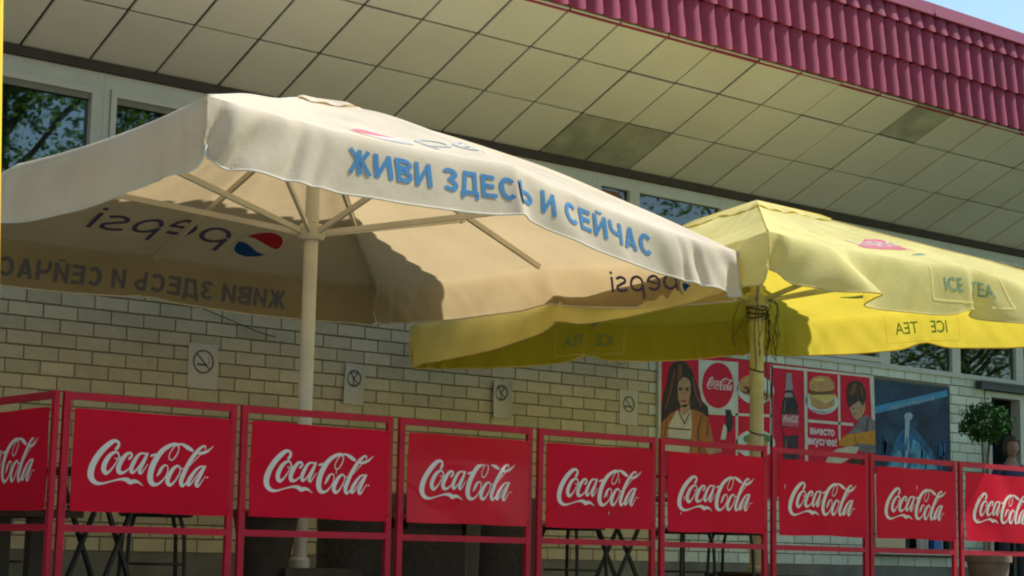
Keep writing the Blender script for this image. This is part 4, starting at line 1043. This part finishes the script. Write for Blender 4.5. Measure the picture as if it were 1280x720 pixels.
for k in range(8):
    t = B0 if k == 0 else copy_tree(B0)
    t.location = (3.99 + 1.0117 * k, 8.2 + rnd.uniform(-.006, .006), -.3); t.rotation_euler = (rnd.uniform(-.006, .006), rnd.uniform(-.003, .003), rnd.uniform(-.008, .008)); t['label'] = blab[k]
    for ch in t.children:
        if ch.name.startswith('banner') and k not in (0, 2):
            for q in [ch] + list(ch.children):
                q.data = q.data.copy()
                for v in q.data.vertices: v.co.y += .007 * noise.noise(Vector((v.co.x * 4 + k * 7, v.co.z * 5, 0))); v.co.z += .003 * math.sin(v.co.x * 5 + k)
            x_ = rnd.uniform(.15, .8); z_ = rnd.uniform(.82, .93)
            sm = MB()
            for _ in range(3):
                x_ += rnd.uniform(-.1, .1); z_ -= rnd.uniform(.03, .12)
                sm.box(x_, x_ + .004, -.034, -.031, z_, z_ + rnd.uniform(.012, .035))
            q = bpy.data.objects.new('scuff', sm.mesh('scuff', M_LOGO)); COL.objects.link(q); q.parent = ch; q['kind'] = 'stuff'
    if k == 2:
        for ch in t.children:
            if ch.name.startswith('banner'):
                def curlv(x, z):
                    vv = max(0, (z - .80) / .17); uu = (x - .5) / .36
                    return -.02 * math.exp(-uu * uu) * vv * vv + .012 * math.exp(-((z - .84) / .05) ** 2) * math.exp(-uu * uu)
                for q in [ch] + list(ch.children):
                    q.data = q.data.copy()
                    for v in q.data.vertices: v.co.y += curlv(v.co.x, v.co.z)
                gl = M_BANNER.copy(); gl.name = 'glossy_red_vinyl'
                gl.node_tree.nodes['Principled BSDF'].inputs['Roughness'].default_value = .3
                gl.node_tree.nodes['Principled BSDF'].inputs['Coat Weight'].default_value = .15
                ch.data.materials[0] = gl
t = copy_tree(B0); t.location = (3.95, 8.175 + BW, -.3); t.rotation_euler = (0, 0, -math.pi / 2)
t['label'] = 'red banner barrier turning the corner, set at an angle to the others'

# ------------------------------------------------------------------ furniture behind the banners
def table():
    t = thing('folding_table', '-', 'table', (0, 0, 0), group='folding tables on the terrace')
    MB().lathe([(0, .70), (.35, .70), (.36, .71), (.36, .725), (.35, .73), (0, .73)], n=24).build('tabletop', M_DARKWOOD, t, smooth=True)
    for y in (-.14, .14):
        for s in (-1, 1):
            MB().bar((-.17 * s, y + .012 * s, .70), (.17 * s, y + .012 * s, 0), .022, .022).build('leg', M_BLACK, t)
    MB().bar((-.165, -.14, .02), (-.165, .14, .02), .018).build('stretcher', M_BLACK, t); MB().bar((.165, -.14, .02), (.165, .14, .02), .018).build('stretcher', M_BLACK, t)
    return t
def mchair():
    t = thing('metal_chair', '-', 'chair', (0, 0, 0), group='black metal chairs on the terrace')
    MB().lathe([(0, .485), (.20, .485), (.21, .495), (.21, .51), (.19, .52), (0, .52)], n=18).build('seat', M_BLACK, t, smooth=True)
    for x, y in ((-.15, -.13), (.15, -.13), (-.15, .15), (.15, .15)):
        MB().tube([(x * .9, y * .9, .49), (x * 1.08, y * 1.08, .40), (x * 1.2, y * 1.2, 0)], .012, 8).build('leg', M_BLACK, t, smooth=True)
    MB().tube(catmull([(-.15, .16, .49), (-.17, .20, .72), (-.10, .22, .86), (0, .225, .885), (.10, .22, .86), (.17, .20, .72), (.15, .16, .49)], 6), .011, 8).build('backrest', M_BLACK, t, smooth=True)
    MB().tube([(0.18 * math.cos(a), .18 * math.sin(a), .22) for a in [6.283 * i / 16 for i in range(17)]], .007, 6).build('stretcher', M_BLACK, t, smooth=True)
    return t
def armchair():
    t = thing('wicker_armchair', '-', 'armchair', (0, 0, 0), group='dark wicker armchairs on the terrace')
    b = MB(); n = 14
    P = [[((.30 + .02 * z) * math.cos(a), (.30 + .02 * z) * math.sin(a) * .95, .12 + z * (.56 if math.sin(a) > -.2 else .40)) for z in (0, .35, .7, 1)] for a in [R(-40 + 260 * i / n) for i in range(n + 1)]]
    Q = [[(x * .86, y * .86, z) for x, y, z in r] for r in P]
    b.grid(P); b.grid(Q, flip=True); b.grid([[p[-1], q[-1]] for p, q in zip(P, Q)])
    b.build('shell', M_WICKER, t, smooth=True)
    MB().box(-.25, .25, -.26, .22, .12, .40).build('seat', M_WICKER, t); MB().box(-.22, .22, -.25, .18, .402, .46).build('cushion', M_DARKWOOD, t)
    for x in (-.2, .2):
        for y in (-.2, .2): MB().box(x - .02, x + .02, y - .02, y + .02, 0, .12).build('leg', M_BLACK, t)
    return t
T0 = table(); C0 = mchair(); A0 = armchair()
def place(src, first, x, y, rz, label):
    t = src if first else copy_tree(src)
    t.location = (x, y, -.3); t.rotation_euler = (0, 0, rz); t['label'] = label
place(T0, True, 4.74, 9.2, .3, 'dark folding table with crossed legs behind the first front banner')
place(T0, False, 8.75, 9.35, -.2, 'dark folding table with crossed legs behind the fourth front banner, under the yellow umbrella')
place(C0, True, 5.16, 9.35, 1.2, 'black metal chair right of the crossed table legs behind the first banner')
place(C0, False, 4.35, 9.75, -1.2, 'black metal chair left of the folding table at the terrace corner')
place(C0, False, 8.28, 9.3, -1.4, 'black metal chair left of the folding table under the yellow umbrella')
place(C0, False, 9.35, 9.3, 1.5, 'black metal chair right of the folding table under the yellow umbrella')
place(C0, False, 9.7, 9.1, 2.0, 'black metal chair nearest the yellow umbrella pole')
place(A0, True, 6.62, 9.35, .6, 'dark wicker armchair just right of the cream umbrella pole')
place(A0, False, 7.02, 9.2, -.8, 'dark wicker armchair behind the left half of the glossy banner')
place(A0, False, 7.66, 9.4, 2.4, 'dark wicker armchair behind the right half of the glossy banner')
pt = thing('planter_pot', 'dark tapered planter pot left of the cream umbrella pole', 'planter', (5.8, 9.2, -.3))
MB().lathe([(0, 0), (.10, 0), (.19, .50), (.21, .50), (.21, .54), (.17, .54), (.17, .50), (0, .49)], (5.8, 9.2, -.3), 20).build('pot', M_DARKWOOD, pt, smooth=True)
MB().lathe([(0, .50), (.165, .505)], (5.8, 9.2, -.3), 16).build('soil', M_ROOM, pt)
bn = thing('dark_bench', 'dark wooden bench behind the angled corner banner', 'bench', (4.25, 9.5, -.3))
for k in range(3):
    MB().box(4.09 + .11 * k, 4.19 + .11 * k, 8.75, 10.3, .155, .195).build('seat_board', M_DARKWOOD, bn)
for y in (9.15, 10.0):
    MB().box(4.12, 4.20, y, y + .07, -.3, .154).build('leg', M_DARKWOOD, bn); MB().box(4.31, 4.39, y, y + .07, -.3, .154).build('leg', M_DARKWOOD, bn)

# ------------------------------------------------------------------ clipped ball tree by the door
tt = thing('topiary_tree', 'small clipped ball tree on two thin stems beside the door', 'tree', (14.75, 10.6, -.3))
rt = random.Random(11)
b = MB()
for k in range(2700):
    z = rt.uniform(-1, 1); a = rt.uniform(0, 6.283); q = math.sqrt(1 - z * z); rr = rt.uniform(.66, 1.08) ** (1 + .0 * k) * (1 + .42 * noise.noise(Vector((q * math.cos(a) * 2.3, q * math.sin(a) * 2.3, z * 2.3))))
    c = Vector((14.75 + .225 * rr * q * math.cos(a), 10.6 + .225 * rr * q * math.sin(a), 1.36 + .185 * rr * z))
    d1 = Vector((rt.gauss(0, 1), rt.gauss(0, 1), rt.gauss(0, 1))).normalized(); d2 = d1.cross(Vector((rt.gauss(0, 1), rt.gauss(0, 1), rt.gauss(0, 1)))).normalized()
    l = rt.uniform(.012, .024)
    b.add([c - d1 * l, c + d2 * l * .5, c + d1 * l, c - d2 * l * .5], [(0, 1, 2, 3)])
b.build('crown', M_LEAFT, tt)
MB().tube(catmull([(14.70, 10.6, .10), (14.685, 10.6, .5), (14.70, 10.6, .9), (14.68, 10.6, 1.28)], 5), .011, 7).tube(catmull([(14.78, 10.6, .10), (14.79, 10.6, .6), (14.77, 10.6, .95), (14.82, 10.6, 1.28)], 5), .013, 7).build('trunk', M_BARK, tt, smooth=True)
MB().lathe([(0, 0), (.15, 0), (.20, .34), (.22, .34), (.22, .40), (.18, .40), (.18, .36), (0, .35)], (14.75, 10.6, -.3), 20).build('planter', M_TERRA, tt, smooth=True)

# ------------------------------------------------------------------ the person by the door
pn = thing('person', 'person with brown hair in a dark blue top standing by the open door', 'person', (16.46, 11.52, -.3))
def skin(name, m, pts, edges, rad, parent, lv=2):
    me = bpy.data.meshes.new(name); me.from_pydata([Vector(p) for p in pts], edges, []); me.materials.append(m)
    o = bpy.data.objects.new(name, me); COL.objects.link(o); o.parent = parent
    md = o.modifiers.new('skin', 'SKIN'); md.use_smooth_shade = True
    for i, r_ in enumerate(rad):
        me.skin_vertices[0].data[i].radius = (r_, r_ * .8) if isinstance(r_, float) else r_
    me.skin_vertices[0].data[0].use_root = True
    s_ = o.modifiers.new('sub', 'SUBSURF'); s_.levels = lv; s_.render_levels = lv
    return o
# facing -Y and a little to the left; z from the floor
P = [(0, 0, .88), (0, 0, 1.05), (0, 0, 1.25), (0, 0, 1.36), (0, -.01, 1.43), (0, -.02, 1.50),
     (-.09, 0, .82), (-.10, -.01, .46), (-.10, .02, .08), (-.10, -.10, .04), (.09, 0, .82), (.10, -.01, .46), (.10, .02, .08), (.10, -.10, .04),
     (-.17, 0, 1.32), (-.21, .01, 1.06), (-.17, -.12, .90), (-.10, -.19, .92), (.17, 0, 1.32), (.21, .01, 1.06), (.20, -.05, .84), (.20, -.07, .76)]
E_ = [(0, 1), (1, 2), (2, 3), (3, 4), (4, 5), (0, 6), (6, 7), (7, 8), (8, 9), (0, 10), (10, 11), (11, 12), (12, 13), (3, 14), (14, 15), (15, 16), (16, 17), (3, 18), (18, 19), (19, 20), (20, 21)]
RR = [.13, .12, .14, .10, .05, .055, .085, .055, .04, .035, .085, .055, .04, .035, .06, .042, .032, .03, .06, .042, .032, .03]
skin('body', M_SKIN, P, E_, [float(r_) for r_ in RR], pn)
skin('shirt', M_SHIRT, [P[i] for i in (0, 1, 2, 3, 14, 15, 18, 19)], [(0, 1), (1, 2), (2, 3), (3, 4), (4, 5), (3, 6), (6, 7)], [.145, .135, .155, .115, .075, .06, .075, .06], pn)
skin('trousers', M_JEANS, [P[i] for i in (0, 6, 7, 8, 10, 11, 12)], [(0, 1), (1, 2), (2, 3), (0, 4), (4, 5), (5, 6)], [.14, .10, .07, .055, .10, .07, .055], pn)
b = MB(); n, m = 20, 14; hv = []
for j in range(m + 1):
    ph = math.pi * j / m
    for i in range(n):
        th = 2 * math.pi * i / n
        x = .073 * math.sin(ph) * math.cos(th); y = .092 * math.sin(ph) * math.sin(th); z = .115 * math.cos(ph)
        if z < 0: x *= 1 + z * 2.2; y *= 1 + z * 1.0
        f_ = max(0, -math.sin(th)) ** 8
        if f_ > .2 and -.045 < z < .015: y -= .02 * f_ * (1 - abs(z + .02) / .03 if abs(z + .02) < .03 else 0)
        hv.append((x, y - .02, 1.575 + z))
b.add(hv, [(j * n + i, j * n + (i + 1) % n, (j + 1) * n + (i + 1) % n, (j + 1) * n + i) for j in range(m) for i in range(n)])
hd = b.mesh('head', M_SKIN, smooth='all'); o = bpy.data.objects.new('head', hd); COL.objects.link(o); o.parent = pn
b = MB()
for sx in (-1, 1):
    b.lathe([(0, -.008), (.010, -.004), (.012, 0), (.010, .004), (0, .008)], (sx * .028, -.100, 1.585), 8)
e_ = b.mesh('eyes', M_HAIR, smooth='all'); q = bpy.data.objects.new('eyes', e_); COL.objects.link(q); q.parent = o
me = MB().box(-.022, .022, -.100, -.09, 1.525, 1.531).mesh('mouth', pm('lip')); q = bpy.data.objects.new('mouth', me); COL.objects.link(q); q.parent = o
b = MB()
for sx in (-1, 1): b.lathe([(0, -.028), (.010, -.018), (.014, 0), (.010, .02), (0, .026)], (sx * .074, -.01, 1.575), 8)
me = b.mesh('ears', M_SKIN, smooth='all'); q = bpy.data.objects.new('ears', me); COL.objects.link(q); q.parent = o
hv = []
for j in range(13):
    ph = math.pi * .72 * j / 12
    for i in range(24):
        th = 2 * math.pi * i / 24; fr = max(0, -math.sin(th))
        pj = min(ph, 1.05) if fr > .45 else ph * (1 - .2 * fr)
        r_ = 1.13 + .05 * noise.noise(Vector((i * .7, j * .6, 2)))
        hv.append((.078 * r_ * math.sin(pj) * math.cos(th), .098 * r_ * math.sin(pj) * math.sin(th) - .012, 1.58 + .118 * r_ * math.cos(pj)))
b = MB(); b.add(hv, [(j * 24 + i, j * 24 + (i + 1) % 24, (j + 1) * 24 + (i + 1) % 24, (j + 1) * 24 + i) for j in range(12) for i in range(24)])
me = b.mesh('hair', M_HAIR, smooth='all'); q = bpy.data.objects.new('hair', me); COL.objects.link(q); q.parent = pn
for sx, base in ((-1, (-.10, -.19, .92)), (1, (.20, -.075, .75))):
    b = MB()
    for f_ in range(4):
        o_ = Vector(base) + Vector(((f_ - 1.5) * .017, -.015, -.012)); l = (.055, .065, .06, .048)[f_]
        b.tube([o_, o_ + Vector((0, -l * .45, -l * .35)), o_ + Vector((0, -l * .6, -l * .95))], [.0095, .008, .006], 6)
    o_ = Vector(base) + Vector((.028 * -sx, 0, 0)); b.tube([o_, o_ + Vector((-sx * .022, -.02, -.02)), o_ + Vector((-sx * .02, -.035, -.045))], [.011, .009, .007], 6)
    me = b.mesh('fingers', M_SKIN, smooth='all'); q = bpy.data.objects.new('fingers', me); COL.objects.link(q); q.parent = pn
pn.rotation_euler = (0, 0, -.5); pn.scale = (.98, .98, .98)

# ------------------------------------------------------------------ yellow pipe at the left edge of the view
yp = thing('yellow_pipe', 'slim yellow pipe leaning at the left edge of the view', 'pipe', (2.30, 5, -1.6))
MB().tube([(2.2966, 5, -1.55), (2.04, 5, 3.6)], .03, 14).build('pipe', M_YPIPE, yp, smooth=True)
MB().lathe([(0, 0), (.08, 0), (.08, .02), (.04, .05), (0, .05)], (2.298, 5, -1.6), 14).build('foot', M_YPIPE, yp)
MB().lathe([(0, 0), (.034, 0), (.034, .05), (0, .05)], (2.04, 5, 3.59), 14).build('cap', M_YPIPE, yp)

# ------------------------------------------------------------------ street trees across the road, mirrored in the windows, and two unseen ones blocking sky at left
def street_tree(x, y, h, r_, seed, label):
    q = random.Random(seed); t = thing('street_tree', label, 'tree', (x, y, -1.6), group='street trees across the pavement')
    b = MB(); top = Vector((x + q.uniform(-.4, .4), y, -1.6 + h * .78))
    b.tube([(x, y, -1.6), (x + .05, y, -1.6 + h * .25), (x, y + .1, -1.6 + h * .5), top], [.24, .18, .13, .04], 10)
    cl = []
    for k in range(15):
        z0 = -1.6 + h * q.uniform(.28, .7); a = q.uniform(0, 6.28); l = r_ * q.uniform(.6, 1.0)
        e = Vector((x + l * math.cos(a), y + l * math.sin(a), z0 + h * q.uniform(.10, .26))); s0 = Vector((x, y, z0))
        b.tube([s0, s0.lerp(e, .5) + Vector((0, 0, .15)), e], [.08, .05, .015], 6); cl += [s0.lerp(e, f_) + Vector((q.gauss(0, .4), q.gauss(0, .4), q.gauss(0, .4))) for f_ in (.55, .8, 1.0)]
    cl += [top + Vector((q.gauss(0, .6), q.gauss(0, .6), q.gauss(0, .5))) for _ in range(6)]
    b.build('trunk', M_BARK, t, smooth=True)
    b = MB()
    for c in cl:
        rr = r_ * q.uniform(.20, .34)
        for _ in range(300 if seed < 33 or seed > 37 else 190):
            p = c + Vector((q.gauss(0, rr * .5), q.gauss(0, rr * .5), q.gauss(0, rr * .42)))
            d1 = Vector((q.gauss(0, 1), q.gauss(0, 1), q.gauss(0, .6))).normalized(); d2 = d1.cross(Vector((q.gauss(0, 1), q.gauss(0, 1), q.gauss(0, 1)))).normalized(); l = q.uniform(.045, .095)
            b.add([p - d1 * l, p + d2 * l * .55, p + d1 * l, p - d2 * l * .55], [(0, 1, 2, 3)])
    b.build('crown', M_LEAF, t)
for i, (x, y, h, r_, lb) in enumerate([(13.2, -6.5, 12.5, 3.0, 'leafy street tree mirrored in the far left window'), (18.5, -9.0, 13.5, 3.4, 'tall street tree second from the left across the pavement'),
                          (9.5, -10.0, 12.0, 3.0, 'rounded street tree standing behind the viewpoint'), (27, -8.5, 13.0, 3.4, 'street tree across from the yellow umbrella'), (33.5, -7.0, 12.0, 3.4, 'street tree across from the blue bird poster'), (39, -8.5, 12.5, 3.6, 'street tree across from the cafe door'), (45, -9.5, 12.5, 3.6, 'farthest street tree along the pavement'), (-5.5, 5.0, 9.5, 3.2, 'unseen tree added to block sky light, left of the viewpoint nearest the cafe wall'), (-6.0, -2.5, 10.5, 3.3, 'unseen tree added to block sky light, left of the viewpoint')]):  # last two: unseen trees added to hold back sky light from the left
    street_tree(x, y, h, r_, 31 + i, lb)
